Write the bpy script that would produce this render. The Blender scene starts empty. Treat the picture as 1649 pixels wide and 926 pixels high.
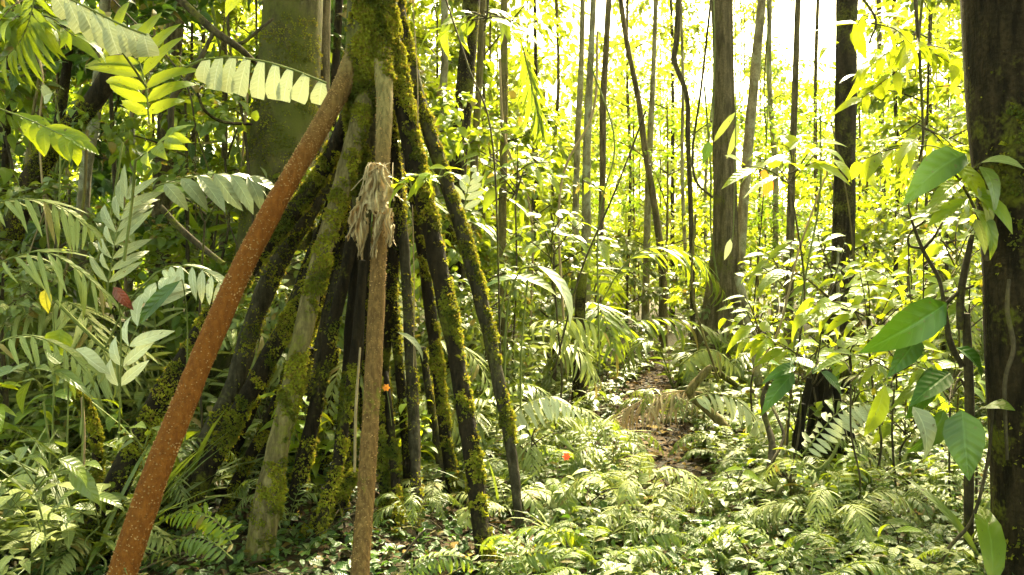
import bpy, math, random
import numpy as np
from mathutils import Vector, Matrix

scene = bpy.context.scene
COL = scene.collection
HAZE = 0.0003
PI = math.pi

# ------------------------------------------------------------------ camera
CAM_H = 1.35
FPX = 1200.0                       # focal length in pixels of the 1649 wide photograph
PITCH = math.atan(33 / FPX)
cam_data = bpy.data.cameras.new('camera')
cam = bpy.data.objects.new('camera', cam_data)
COL.objects.link(cam)
cam.location = (0, 0, CAM_H)
cam.rotation_euler = (PI / 2 - PITCH, 0, 0)
cam_data.sensor_width = 36
cam_data.lens = 36 * FPX / 1649
cam_data.clip_start = 0.05
cam_data.clip_end = 2000
scene.camera = cam

# ------------------------------------------------------------------ world, sun, exposure
SUN_EL, SUN_AZ = math.radians(48), math.radians(20)      # azimuth from +Y (away from the camera) towards +X
world = bpy.data.worlds.new('World')
scene.world = world
world.use_nodes = True
wn = world.node_tree
bg = wn.nodes['Background']
sky = wn.nodes.new('ShaderNodeTexSky')
sky.sky_type = 'NISHITA'
sky.sun_disc = False
sky.sun_elevation = SUN_EL
sky.sun_rotation = SUN_AZ
sky.air_density = 1.0
sky.dust_density = 4.0
sky.ozone_density = 0.3
tint = wn.nodes.new('ShaderNodeMix'); tint.data_type = 'RGBA'; tint.blend_type = 'MULTIPLY'
tint.inputs['Factor'].default_value = 1.0
tint.inputs[7].default_value = (1.0, 0.93, 0.52, 1)
wn.links.new(sky.outputs[0], tint.inputs[6])
wn.links.new(tint.outputs[2], bg.inputs[0])
bg.inputs[1].default_value = 0.15
sun_d = bpy.data.lights.new('sun', 'SUN')
sun_d.energy = 3.4
sun_d.angle = math.radians(5)
sun_d.color = (1.0, 0.91, 0.62)
sun = bpy.data.objects.new('sun', sun_d)
COL.objects.link(sun)
sdir = Vector((math.sin(SUN_AZ) * math.cos(SUN_EL), math.cos(SUN_AZ) * math.cos(SUN_EL), math.sin(SUN_EL)))
sun.rotation_euler = sdir.to_track_quat('Z', 'Y').to_euler()
sun.location = sdir * 60
vs = scene.view_settings
vs.view_transform = 'Standard'
vs.look = 'None'
vs.gamma = 1
vs.use_curve_mapping = False
vs.exposure = 3.3
cy = scene.cycles
cy.max_bounces = 5
cy.diffuse_bounces = 3
cy.glossy_bounces = 2
cy.transmission_bounces = 4
cy.transparent_max_bounces = 4
cy.use_denoising = True
cy.sample_clamp_indirect = 6
cy.caustics_reflective = False
cy.caustics_refractive = False

# ------------------------------------------------------------------ helpers: camera space to world
CP, SP = math.cos(PITCH), math.sin(PITCH)


def P(px, py, Y):
    x = (px - 824.5) / FPX
    y = -(py - 463) / FPX
    d = np.array([x, CP + y * SP, -SP + y * CP])
    t = Y / d[1]
    return np.array([0, 0, CAM_H]) + d * t


def ground_z(x, y):
    x = np.asarray(x, float); y = np.asarray(y, float)
    z = 0.05 * np.sin(0.9 * x + 1.3) * np.sin(0.7 * y) + 0.035 * np.sin(2.3 * x + 0.8 * y) + 0.02 * np.sin(4.1 * y - 1.7 * x)
    pathx = 0.9 + 0.05 * (y - 4)
    d = np.abs(x - pathx)
    z = z * np.clip(d / 1.5, 0.25, 1) * np.clip((y - 2.5) / 3, 0.2, 1) + 0.10 * np.clip((d - 0.6) / 2.5, 0, 1) * np.clip((y - 3.0) / 3, 0, 1)
    return z


def G(px, py):
    """the point of the ground seen at a pixel"""
    Y = 3.0
    for _ in range(30):
        p = P(px, py, Y)
        e = p[2] - float(ground_z(p[0], p[1]))
        dz = (P(px, py, Y + .01)[2] - p[2]) / .01
        if abs(dz) < 1e-6: break
        Y = max(1.5, min(40, Y - 0.7 * e / dz))
    p = P(px, py, Y)
    return np.array([p[0], p[1], float(ground_z(p[0], p[1]))])


# ------------------------------------------------------------------ helpers: meshes
class MB:
    def __init__(s):
        s.V = []; s.UV = []; s.F = []; s.M = []; s.n = 0

    def add(s, V, F, mi=0, UV=None):
        V = np.asarray(V, np.float32).reshape(-1, 3); F = np.asarray(F, np.int32)
        s.V.append(V); s.UV.append(np.zeros((len(V), 2), np.float32) if UV is None else np.asarray(UV, np.float32))
        s.F.append(F + s.n); s.M.append(np.full(len(F), mi, np.int32)); s.n += len(V)

    def mesh(s, name, mats, smooth=True):
        me = bpy.data.meshes.new(name)
        if s.n:
            V = np.concatenate(s.V); UV = np.concatenate(s.UV)
            loops = np.concatenate([f.ravel() for f in s.F])
            tot = np.concatenate([np.full(len(f), f.shape[1], np.int32) for f in s.F])
            st = np.concatenate([[0], np.cumsum(tot)[:-1]]).astype(np.int32)
            me.vertices.add(len(V)); me.vertices.foreach_set('co', V.ravel())
            me.loops.add(len(loops)); me.loops.foreach_set('vertex_index', loops)
            me.polygons.add(len(tot)); me.polygons.foreach_set('loop_start', st); me.polygons.foreach_set('loop_total', tot)
            me.polygons.foreach_set('material_index', np.concatenate(s.M))
            me.polygons.foreach_set('use_smooth', np.full(len(tot), smooth))
            uvl = me.uv_layers.new(name='UVMap')
            uvl.data.foreach_set('uv', UV[loops].ravel())
            me.update(calc_edges=True)
            me.validate()
        for m in (mats if isinstance(mats, (list, tuple)) else [mats]):
            me.materials.append(m)
        return me

    def build(s, name, mats, parent=None, smooth=True):
        o = bpy.data.objects.new(name, s.mesh(name, mats, smooth))
        COL.objects.link(o)
        if parent is not None: o.parent = parent
        return o


def nrm(a):
    a = np.asarray(a, float)
    return a / np.maximum(np.linalg.norm(a, axis=-1, keepdims=True), 1e-9)


def smooth_path(pts, per=6):
    """Catmull-Rom through rows of any width (position, radius ...)"""
    p = np.asarray(pts, float)
    if len(p) < 3:
        t = np.linspace(0, 1, per * 2)[:, None]
        return p[0] * (1 - t) + p[-1] * t
    q = np.vstack([2 * p[0] - p[1], p, 2 * p[-1] - p[-2]])
    out = []
    for i in range(1, len(q) - 2):
        for k in range(per):
            t = k / per
            a, b, c, d = q[i - 1], q[i], q[i + 1], q[i + 2]
            out.append(0.5 * (2 * b + (c - a) * t + (2 * a - 5 * b + 4 * c - d) * t * t + (3 * b - a - 3 * c + d) * t ** 3))
    out.append(p[-1])
    return np.array(out)


def pn(p, f=1.0, s=0.0):
    """cheap smooth noise in -1..1"""
    p = np.asarray(p) * f + s
    x, y, z = p[..., 0], p[..., 1], p[..., 2]
    return (np.sin(1.7 * x + 2.1 * np.sin(1.3 * y + 0.7 * z)) + np.sin(2.3 * y + 1.9 * np.sin(1.1 * z + 1.6 * x) + 1)
            + np.sin(2.9 * z + 1.7 * np.sin(1.9 * x - 1.2 * y) + 2)) / 3


def frames(path):
    T = nrm(np.gradient(path, axis=0))
    ref = np.array([0, 1.0, 0.01]) if abs(T[0][1]) < 0.8 else np.array([1.0, 0, 0])
    A = []
    a = nrm(ref - T[0] * np.dot(ref, T[0]))
    for t in T:
        a = nrm(a - t * np.dot(a, t)); A.append(a)
    A = np.array(A)
    return T, A, np.cross(T, A)


def tube(mb, pts, rad, sides=8, mi=0, rough=0.0, nf=3.0, seed=0.0, cap=True, ridge=0):
    pts = np.asarray(pts, float); rad = np.broadcast_to(np.asarray(rad, float), (len(pts),))
    T, A, B = frames(pts)
    th = np.linspace(0, 2 * PI, sides, endpoint=False)
    ring = A[:, None] * np.cos(th)[None, :, None] + B[:, None] * np.sin(th)[None, :, None]
    V0 = pts[:, None] + ring * rad[:, None, None]
    k = np.ones(V0.shape[:2])
    if rough:
        k = k + rough * pn(V0 / max(rad.mean(), .004) * 0.35, nf / 3, seed) + rough * 0.5 * pn(V0 / max(rad.mean(), .004), nf / 3, seed + 5)
    if ridge:
        k = k + ridge * np.maximum(0, np.sin(th * 5 + seed))[None] ** 2
    V = pts[:, None] + ring * (rad[:, None] * k)[..., None]
    n, m = len(pts), sides
    i = np.arange(n - 1)[:, None] * m; j = np.arange(m)[None]
    F = np.stack([i + j, i + (j + 1) % m, i + m + (j + 1) % m, i + m + j], -1).reshape(-1, 4)
    L = np.concatenate([[0], np.cumsum(np.linalg.norm(np.diff(pts, axis=0), axis=1))])
    UV = np.stack([np.broadcast_to(L[:, None], (n, m)), np.broadcast_to((th / (2 * PI))[None], (n, m))], -1).reshape(-1, 2)
    mb.add(V.reshape(-1, 3), F, mi, UV)
    if cap:
        for e, sgn in ((0, -1), (n - 1, 1)):
            c = np.vstack([V[e], pts[e] + T[e] * sgn * rad[e] * .3])
            f = np.array([[q, (q + 1) % m, m] if sgn > 0 else [(q + 1) % m, q, m] for q in range(m)])
            mb.add(c, f, mi)
    return V


def px_path(rows, per=6):
    """rows of (px, py, distance, width in px) -> points, radii"""
    r = np.array([[*P(a, b, Y), w * 0.5 / FPX * Y] for a, b, Y, w in rows])
    r = smooth_path(r, per)
    return r[:, :3], r[:, 3]


# leaf templates: verts in (along, across, up) with length 1 and half width 1
def leaf_tpl(prof, segs, bend=0.3, fold=0.25, ripple=0.0, twist=0.0, tip=1.0):
    t = np.linspace(0, 1, segs + 1)
    w = np.array([prof(a) for a in t])
    w = np.maximum(w, 0.02)
    ang = bend * t * 1.6
    x = np.concatenate([[0], np.cumsum(np.cos((ang[1:] + ang[:-1]) / 2) * np.diff(t))])
    z = -np.concatenate([[0], np.cumsum(np.sin((ang[1:] + ang[:-1]) / 2) * np.diff(t))])
    V = []; UV = []
    for i in range(segs + 1):
        for s in (-1, 0, 1):
            rz = ripple * math.sin(i * 2.4 + s * 1.1) * abs(s) * w[i]
            # fields: along, across (scaled by width), up part scaled by length, up part scaled by width
            V.append((x[i], s * w[i] * math.cos(twist * t[i]), z[i], abs(s) * w[i] * fold + rz + s * w[i] * math.sin(twist * t[i])))
            UV.append((t[i], 0.5 + 0.5 * s))
    F = []
    for i in range(segs):
        a = i * 3
        F += [(a, a + 3, a + 4, a + 1), (a + 1, a + 4, a + 5, a + 2)]
    return np.array(V), np.array(F), np.array(UV)


ovate = lambda t: (math.sin(PI * min(1, t * 1.02) ** 0.75) ** 0.85) * (1 - 0.25 * t) if t < 0.99 else 0.0
lance = lambda t: math.sin(PI * t ** 0.9) ** 0.8 if 0 < t < 1 else 0.0
linear = lambda t: min(1, t * 6 + .25) * (1 - t ** 3) ** 0.8
fish = lambda t: 0.40 + 0.62 * min(1, t * 1.6) - (0.10 if t > .97 else 0)
obov = lambda t: math.sin(PI * t ** 1.4) ** 0.8 if 0 < t < 1 else 0.0
TP = {
    'ovate': [leaf_tpl(ovate, 6, b, f, r, tw) for b, f, r, tw in ((.25, .25, .05, 0), (.55, .15, .08, .3), (.8, .35, .06, -.3))],
    'ovate_lo': [leaf_tpl(ovate, 3, b, f) for b, f in ((.3, .25), (.7, .3))],
    'tiny': [leaf_tpl(lambda t: math.sin(PI * min(.999, max(.001, t))) , 2, .4, .3)],
    'lance': [leaf_tpl(lance, 5, b, f, 0, tw) for b, f, tw in ((.3, .3, 0), (.7, .25, .4), (1.0, .3, -.4))],
    'lance_lo': [leaf_tpl(lance, 3, b, .3) for b in (.4, .8)],
    'linear': [leaf_tpl(linear, 5, b, .3, 0, tw) for b, tw in ((.3, 0), (.6, .3), (.9, -.2))],
    'linear_lo': [leaf_tpl(linear, 2, b, .3) for b in (.3, .7)],
    'fish': [leaf_tpl(fish, 5, b, .12, .10, tw) for b, tw in ((.35, .1), (.6, -.1))],
    'obov': [leaf_tpl(obov, 5, .35, .25), leaf_tpl(obov, 5, .7, .2, .05)],
}


def leaves(mb, tpl, base, d, up, L, W, mi=0, rng=None):
    """scatter one template family; W is the half width"""
    base = np.asarray(base, float).reshape(-1, 3); n = len(base)
    if n == 0: return
    d = nrm(np.broadcast_to(d, (n, 3))); up = np.broadcast_to(up, (n, 3))
    L = np.broadcast_to(L, (n,)); W = np.broadcast_to(W, (n,))
    side = nrm(np.cross(up, d)); u = np.cross(d, side)
    fam = TP[tpl]
    pick = np.arange(n) % len(fam) if rng is None else rng.integers(0, len(fam), n)
    for k, (tv, tf, tuv) in enumerate(fam):
        s = pick == k
        m = int(s.sum())
        if not m: continue
        b, D, S, U, l, w = base[s], d[s], side[s], u[s], L[s], W[s]
        V = (b[:, None] + D[:, None] * (tv[None, :, 0, None] * l[:, None, None]) + S[:, None] * (tv[None, :, 1, None] * w[:, None, None])
             + U[:, None] * (tv[None, :, 2] * l[:, None] + tv[None, :, 3] * w[:, None])[..., None])
        F = (tf[None] + (np.arange(m) * len(tv))[:, None, None]).reshape(-1, 4)
        mb.add(V.reshape(-1, 3), F, mi, np.tile(tuv, (m, 1)))


def frond(mb, path, n, llen, wid, rng, tpl='linear', ang=55, droop=0.25, up=(0, 0, 1), rad=0.006, mi_leaf=0, mi_stem=1, start=0.12, prof=None, vee=0.15, jitter=0.12, tipleaf=True):
    """a pinnate frond along a path of points"""
    path = np.asarray(path, float)
    T, _, _ = frames(path)
    s = np.linspace(0, 1, len(path))
    tube(mb, path, rad * (1 - 0.75 * s), 5, mi_stem, cap=False)
    t = np.linspace(start, 0.985, n)
    pos = np.stack([np.interp(t, s, path[:, k]) for k in range(3)], -1)
    tan = nrm(np.stack([np.interp(t, s, T[:, k]) for k in range(3)], -1))
    up = np.asarray(up, float)
    if up.ndim == 1: up = np.broadcast_to(up, pos.shape)
    N = nrm(up - tan * (up * tan).sum(-1, keepdims=True))
    S = np.cross(tan, N)
    if prof is None:
        prof = lambda a: np.sin(PI * np.clip(0.14 + a * 0.84, 0, 1)) ** 0.6
    lp = prof((t - start) / (1 - start))
    for sg in (-1, 1):
        a = np.radians(ang * (1 - 0.35 * t)) + rng.normal(0, jitter, n)
        d = tan * np.cos(a)[:, None] + sg * S * np.sin(a)[:, None] + N * vee + np.array([0, 0, -1.0]) * (droop * (0.6 + rng.random(n) * .8))[:, None]
        keep = rng.random(n) > 0.03
        leaves(mb, tpl, pos[keep], d[keep], (N + rng.normal(0, .12, (n, 3)))[keep], (llen * lp * rng.uniform(.9, 1.1, n))[keep], (wid * (0.5 + .5 * lp))[keep], mi_leaf, rng)
    if tipleaf:
        leaves(mb, tpl, path[-1:], T[-1:] + [0, 0, -droop * .5], up[-1:] , llen * .45, wid * .6, mi_leaf, rng)


# ------------------------------------------------------------------ helpers: objects
def tag(o, label=None, cat=None, group=None, kind=None):
    if label: o['label'] = label
    if cat: o['category'] = cat
    if group: o['group'] = group
    if kind: o['kind'] = kind
    return o


def thing(name, label, cat, loc=(0, 0, 0), group=None):
    o = bpy.data.objects.new(name, None)
    COL.objects.link(o)
    o.location = tuple(float(v) for v in loc)
    return tag(o, label, cat, group)


def local(root, o):
    """meshes are written in world space: move them under their thing"""
    o.parent = root
    o.matrix_parent_inverse = Matrix.Translation(root.location).inverted()
    return o


def dup(root, loc, rz=0.0, sc=1.0, label=None, group=None, tilt=(0, 0)):
    r = root.copy(); COL.objects.link(r)
    r.location = tuple(float(v) for v in loc); r.rotation_euler = (tilt[0], tilt[1], rz); r.scale = (sc, sc, sc)
    if label: r['label'] = label
    if group: r['group'] = group
    for ch in list(root.children):
        c = ch.copy(); COL.objects.link(c); c.parent = r
        for g in list(ch.children):
            e = g.copy(); COL.objects.link(e); e.parent = c
    return r


# ------------------------------------------------------------------ materials
def newmat(name):
    m = bpy.data.materials.new(name); m.use_nodes = True
    nt = m.node_tree
    for n in list(nt.nodes): nt.nodes.remove(n)
    out = nt.nodes.new('ShaderNodeOutputMaterial')
    return m, nt, out


def N(nt, kind, **kw):
    n = nt.nodes.new(kind)
    for k, v in kw.items():
        if k.startswith('i_'):
            n.inputs[k[2:].replace('_', ' ')].default_value = v
        else:
            setattr(n, k, v)
    return n


def ramp(nt, fac, stops):
    r = nt.nodes.new('ShaderNodeValToRGB')
    while len(r.color_ramp.elements) < len(stops): r.color_ramp.elements.new(0.5)
    for e, (p, c) in zip(r.color_ramp.elements, stops):
        e.position = p; e.color = (*c, 1)
    nt.links.new(fac, r.inputs[0])
    return r.outputs[0]


def mix(nt, fac, a, b, mode='MIX'):
    m = nt.nodes.new('ShaderNodeMix'); m.data_type = 'RGBA'; m.blend_type = mode
    for sock, v in ((m.inputs[0], fac), (m.inputs[6], a), (m.inputs[7], b)):
        if isinstance(v, (int, float)): sock.default_value = v
        elif isinstance(v, (tuple, list)): sock.default_value = (*v[:3], 1)
        else: nt.links.new(v, sock)
    return m.outputs[2]


def math_(nt, op, a, b=0.5, c=None):
    m = nt.nodes.new('ShaderNodeMath'); m.operation = op
    for k, v in enumerate((a, b) if c is None else (a, b, c)):
        if isinstance(v, (int, float)): m.inputs[k].default_value = v
        else: nt.links.new(v, m.inputs[k])
    return m.outputs[0]


def leaf_mat(name, ca, cb, tc, trans=0.45, rough=0.42, spec=0.5, veins=8.0, brown=0.06, spots=0.5):
    """two-sided leaf: base colours ca..cb from leaf to leaf, tc what comes through"""
    m, nt, out = newmat(name)
    geo = N(nt, 'ShaderNodeNewGeometry')
    uv = N(nt, 'ShaderNodeUVMap')
    sep = N(nt, 'ShaderNodeSeparateXYZ'); nt.links.new(uv.outputs[0], sep.inputs[0])
    rnd = geo.outputs['Random Per Island']
    tcn = N(nt, 'ShaderNodeTexCoord')
    noi = N(nt, 'ShaderNodeTexNoise', i_Scale=9.0, i_Detail=3.0); nt.links.new(tcn.outputs['Object'], noi.inputs['Vector'])
    base = mix(nt, rnd, ca, cb)
    base = mix(nt, math_(nt, 'MULTIPLY', noi.outputs[0], spots), base, tuple(min(1, c * 1.9) for c in cb))
    # midrib and side veins
    ac = math_(nt, 'ABSOLUTE', math_(nt, 'SUBTRACT', sep.outputs[1], 0.5))
    rib = math_(nt, 'LESS_THAN', ac, 0.03)
    base = mix(nt, math_(nt, 'MULTIPLY', rib, 0.5), base, tuple(min(1, c * 2.2 + .03) for c in cb))
    vl = math_(nt, 'FRACT', math_(nt, 'SUBTRACT', math_(nt, 'MULTIPLY', sep.outputs[0], veins), math_(nt, 'MULTIPLY', ac, 3.2)))
    vline = math_(nt, 'LESS_THAN', vl, 0.10)
    base = mix(nt, math_(nt, 'MULTIPLY', vline, 0.28), base, tuple(min(1, c * 2.0 + .02) for c in cb))
    nsp = N(nt, 'ShaderNodeTexNoise', i_Scale=38.0, i_Detail=3.0, i_Roughness=0.6); nt.links.new(tcn.outputs['Object'], nsp.inputs['Vector'])
    blem = ramp(nt, nsp.outputs[0], [(0.66, (0, 0, 0)), (0.70, (1, 1, 1))])
    base = mix(nt, math_(nt, 'MULTIPLY', blem, 0.7), base, (0.10, 0.07, 0.025))
    # a few leaves are yellowed or browned
    h = math_(nt, 'FRACT', math_(nt, 'MULTIPLY', rnd, 57.31))
    old = math_(nt, 'LESS_THAN', h, brown)
    base = mix(nt, math_(nt, 'MULTIPLY', old, 0.75), base, (0.22, 0.15, 0.035))
    wv = math_(nt, 'SINE', math_(nt, 'ADD', math_(nt, 'MULTIPLY', sep.outputs[0], veins * 6.28), math_(nt, 'MULTIPLY', ac, -16.0)))
    hgt = math_(nt, 'ADD', math_(nt, 'MULTIPLY', wv, 0.5), math_(nt, 'MULTIPLY', math_(nt, 'MINIMUM', ac, 0.08), 20))
    bump = N(nt, 'ShaderNodeBump', i_Strength=0.35, i_Distance=0.004); nt.links.new(hgt, bump.inputs['Height'])
    pr = N(nt, 'ShaderNodeBsdfPrincipled', i_Roughness=rough)
    pr.inputs['Specular IOR Level'].default_value = spec
    nt.links.new(base, pr.inputs['Base Color']); nt.links.new(bump.outputs[0], pr.inputs['Normal'])
    tr = N(nt, 'ShaderNodeBsdfTranslucent')
    tcol = mix(nt, math_(nt, 'MULTIPLY', noi.outputs[0], 0.6), tc, tuple(c * .6 for c in tc))
    tcol = mix(nt, math_(nt, 'MULTIPLY', rib, 0.4), tcol, tuple(c * .5 for c in tc))
    tcol = mix(nt, math_(nt, 'MULTIPLY', vline, 0.3), tcol, tuple(c * .5 for c in tc))
    tcol = mix(nt, math_(nt, 'MULTIPLY', blem, 0.8), tcol, (0.06, 0.04, 0.01))
    tcol = mix(nt, math_(nt, 'MULTIPLY', old, 0.7), tcol, (0.35, 0.2, 0.04))
    nt.links.new(tcol, tr.inputs[0])
    mx = N(nt, 'ShaderNodeMixShader'); mx.inputs[0].default_value = trans
    nt.links.new(pr.outputs[0], mx.inputs[1]); nt.links.new(tr.outputs[0], mx.inputs[2])
    nt.links.new(mx.outputs[0], out.inputs[0])
    return m


def bark_mat(name, dark, light, moss=(0.11, 0.115, 0.010), moss_amt=0.4, stretch=(14, 14, 2.5), bump=0.6, pale=0.0, rings=0.0, speck=0.0, speck_col=(0.35, 0.2, 0.09), grad=None):
    m, nt, out = newmat(name)
    tcn = N(nt, 'ShaderNodeTexCoord')
    geo = N(nt, 'ShaderNodeNewGeometry')
    mp = N(nt, 'ShaderNodeMapping'); mp.inputs['Scale'].default_value = stretch
    nt.links.new(tcn.outputs['Object'], mp.inputs[0])
    n1 = N(nt, 'ShaderNodeTexNoise', i_Scale=1.6, i_Detail=8.0, i_Roughness=0.65); nt.links.new(mp.outputs[0], n1.inputs['Vector'])
    n2 = N(nt, 'ShaderNodeTexNoise', i_Scale=3.5, i_Detail=5.0, i_Roughness=0.6); nt.links.new(tcn.outputs['Object'], n2.inputs['Vector'])
    n3 = N(nt, 'ShaderNodeTexNoise', i_Scale=60.0, i_Detail=3.0); nt.links.new(tcn.outputs['Object'], n3.inputs['Vector'])
    col = ramp(nt, n1.outputs[0], [(0.40, dark), (0.60, light)])
    col = mix(nt, ramp(nt, n3.outputs[0], [(0.35, (1, 1, 1)), (0.6, (0, 0, 0))]), col, mix(nt, 0.55, col, dark))
    if grad is not None:
        # grad: (z low, z high, dark, light) another bark colour along the root itself
        sx = N(nt, 'ShaderNodeSeparateXYZ'); nt.links.new(tcn.outputs['Object'], sx.inputs[0])
        zz = math_(nt, 'ADD', sx.outputs[2], math_(nt, 'MULTIPLY', n2.outputs[0], 0.5))
        f = N(nt, 'ShaderNodeMapRange'); f.inputs[1].default_value = grad[0]; f.inputs[2].default_value = grad[1]
        nt.links.new(zz, f.inputs[0])
        col = mix(nt, f.outputs[0], col, ramp(nt, n1.outputs[0], [(0.40, grad[2]), (0.60, grad[3])]))
    if pale:
        pf = ramp(nt, n2.outputs[0], [(0.52, (0, 0, 0)), (0.6, (1, 1, 1))])
        col = mix(nt, math_(nt, 'MULTIPLY', pf, pale), col, (0.42, 0.42, 0.34))
    if moss_amt:
        mf = ramp(nt, math_(nt, 'ADD', math_(nt, 'MULTIPLY', n2.outputs[0], 0.75), math_(nt, 'MULTIPLY', n3.outputs[0], 0.25)), [(0.62 - 0.3 * moss_amt, (0, 0, 0)), (0.70 - 0.2 * moss_amt, (1, 1, 1))])
        col = mix(nt, math_(nt, 'MULTIPLY', mf, 0.85), col, moss)
    hs = math_(nt, 'ADD', math_(nt, 'MULTIPLY', n1.outputs[0], 1.0), math_(nt, 'MULTIPLY', n3.outputs[0], 0.35))
    if speck:
        vo = N(nt, 'ShaderNodeTexVoronoi', i_Scale=60.0); nt.links.new(tcn.outputs['Object'], vo.inputs['Vector'])
        sf = ramp(nt, vo.outputs[0], [(0.10, (1, 1, 1)), (0.22, (0, 0, 0))])
        col = mix(nt, math_(nt, 'MULTIPLY', sf, speck), col, speck_col)
        hs = math_(nt, 'ADD', hs, math_(nt, 'MULTIPLY', sf, 0.5))
    if rings:
        uv = N(nt, 'ShaderNodeUVMap'); su = N(nt, 'ShaderNodeSeparateXYZ'); nt.links.new(uv.outputs[0], su.inputs[0])
        w = math_(nt, 'FRACT', math_(nt, 'ADD', math_(nt, 'MULTIPLY', su.outputs[0], rings), math_(nt, 'MULTIPLY', n2.outputs[0], 0.3)))
        rf = math_(nt, 'LESS_THAN', w, 0.09)
        col = mix(nt, math_(nt, 'MULTIPLY', rf, 0.5), col, dark)
        hs = math_(nt, 'SUBTRACT', hs, math_(nt, 'MULTIPLY', rf, 0.5))
    b = N(nt, 'ShaderNodeBump', i_Strength=bump, i_Distance=0.02); nt.links.new(hs, b.inputs['Height'])
    pr = N(nt, 'ShaderNodeBsdfPrincipled', i_Roughness=0.8)
    pr.inputs['Specular IOR Level'].default_value = 0.12
    nt.links.new(col, pr.inputs['Base Color']); nt.links.new(b.outputs[0], pr.inputs['Normal'])
    nt.links.new(pr.outputs[0], out.inputs[0])
    return m


M = {}
# leaves
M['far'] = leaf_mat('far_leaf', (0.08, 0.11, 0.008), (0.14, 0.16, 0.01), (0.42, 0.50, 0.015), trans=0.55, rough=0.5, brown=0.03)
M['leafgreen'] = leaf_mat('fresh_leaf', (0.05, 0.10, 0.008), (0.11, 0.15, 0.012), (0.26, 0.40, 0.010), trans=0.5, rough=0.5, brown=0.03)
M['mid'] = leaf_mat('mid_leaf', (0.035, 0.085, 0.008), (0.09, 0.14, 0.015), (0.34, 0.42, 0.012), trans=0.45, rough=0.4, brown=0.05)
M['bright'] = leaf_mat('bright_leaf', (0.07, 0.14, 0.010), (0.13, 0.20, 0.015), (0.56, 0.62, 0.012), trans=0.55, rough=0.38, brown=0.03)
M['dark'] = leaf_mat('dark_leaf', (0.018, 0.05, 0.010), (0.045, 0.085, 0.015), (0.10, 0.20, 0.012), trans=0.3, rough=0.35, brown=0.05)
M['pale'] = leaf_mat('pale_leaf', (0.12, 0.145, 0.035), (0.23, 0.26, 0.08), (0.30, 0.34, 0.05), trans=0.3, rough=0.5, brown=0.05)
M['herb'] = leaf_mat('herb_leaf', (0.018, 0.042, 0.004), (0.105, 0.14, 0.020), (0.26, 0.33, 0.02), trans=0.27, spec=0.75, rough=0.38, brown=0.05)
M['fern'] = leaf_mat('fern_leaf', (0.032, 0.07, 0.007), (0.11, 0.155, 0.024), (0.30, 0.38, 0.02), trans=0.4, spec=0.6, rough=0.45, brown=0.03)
M['white'] = leaf_mat('light_whitened_leaf', (0.42, 0.44, 0.28), (0.52, 0.53, 0.36), (0.36, 0.38, 0.17), trans=0.25, rough=0.55, brown=0.0, spots=0.2)  # whiteness stands in for dapples and sky sheen on the leaves
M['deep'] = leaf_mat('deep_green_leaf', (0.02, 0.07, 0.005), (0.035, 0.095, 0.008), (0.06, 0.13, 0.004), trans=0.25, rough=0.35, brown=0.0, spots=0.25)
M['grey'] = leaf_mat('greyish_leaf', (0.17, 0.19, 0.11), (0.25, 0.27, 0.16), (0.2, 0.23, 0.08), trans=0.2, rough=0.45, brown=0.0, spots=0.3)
M['dead'] = leaf_mat('dead_leaf', (0.18, 0.12, 0.055), (0.36, 0.28, 0.16), (0.28, 0.17, 0.06), trans=0.15, rough=0.75, brown=0.0, spots=0.4)
M['litter'] = leaf_mat('litter_leaf', (0.022, 0.014, 0.008), (0.10, 0.068, 0.040), (0.12, 0.06, 0.03), trans=0.06, rough=0.85, spec=0.1, brown=0.1, spots=0.5)
M['red'] = leaf_mat('red_leaf', (0.10, 0.03, 0.02), (0.15, 0.04, 0.025), (0.15, 0.03, 0.015), trans=0.25, rough=0.4, brown=0.0, spots=0.2)
M['orange'] = leaf_mat('orange_leaf', (0.75, 0.22, 0.02), (0.8, 0.30, 0.03), (0.8, 0.25, 0.02), trans=0.35, rough=0.5, brown=0.0, spots=0.1)
M['flower'] = leaf_mat('red_petal', (0.75, 0.06, 0.02), (0.8, 0.09, 0.02), (0.8, 0.06, 0.02), trans=0.3, rough=0.5, brown=0.0, spots=0.1)
M['yellow'] = leaf_mat('yellow_leaf', (0.22, 0.20, 0.02), (0.28, 0.25, 0.03), (0.35, 0.32, 0.02), trans=0.4, rough=0.5, brown=0.0, spots=0.2)
M['moss'] = leaf_mat('moss_tuft', (0.07, 0.085, 0.010), (0.28, 0.28, 0.020), (0.40, 0.38, 0.02), trans=0.35, rough=0.8, spec=0.1, brown=0.22)
_nt = M['moss'].node_tree
_pr = [q for q in _nt.nodes if q.type == 'BSDF_PRINCIPLED'][0]
_src = _pr.inputs['Base Color'].links[0].from_socket
_tc = N(_nt, 'ShaderNodeTexCoord'); _n = N(_nt, 'ShaderNodeTexNoise', i_Scale=7.0, i_Detail=4.0); _nt.links.new(_tc.outputs['Object'], _n.inputs['Vector'])
_nt.links.new(mix(_nt, ramp(_nt, _n.outputs[0], [(0.40, (0, 0, 0)), (0.60, (1, 1, 1))]), _src, (0.05, 0.075, 0.012)), _pr.inputs['Base Color'])
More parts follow.
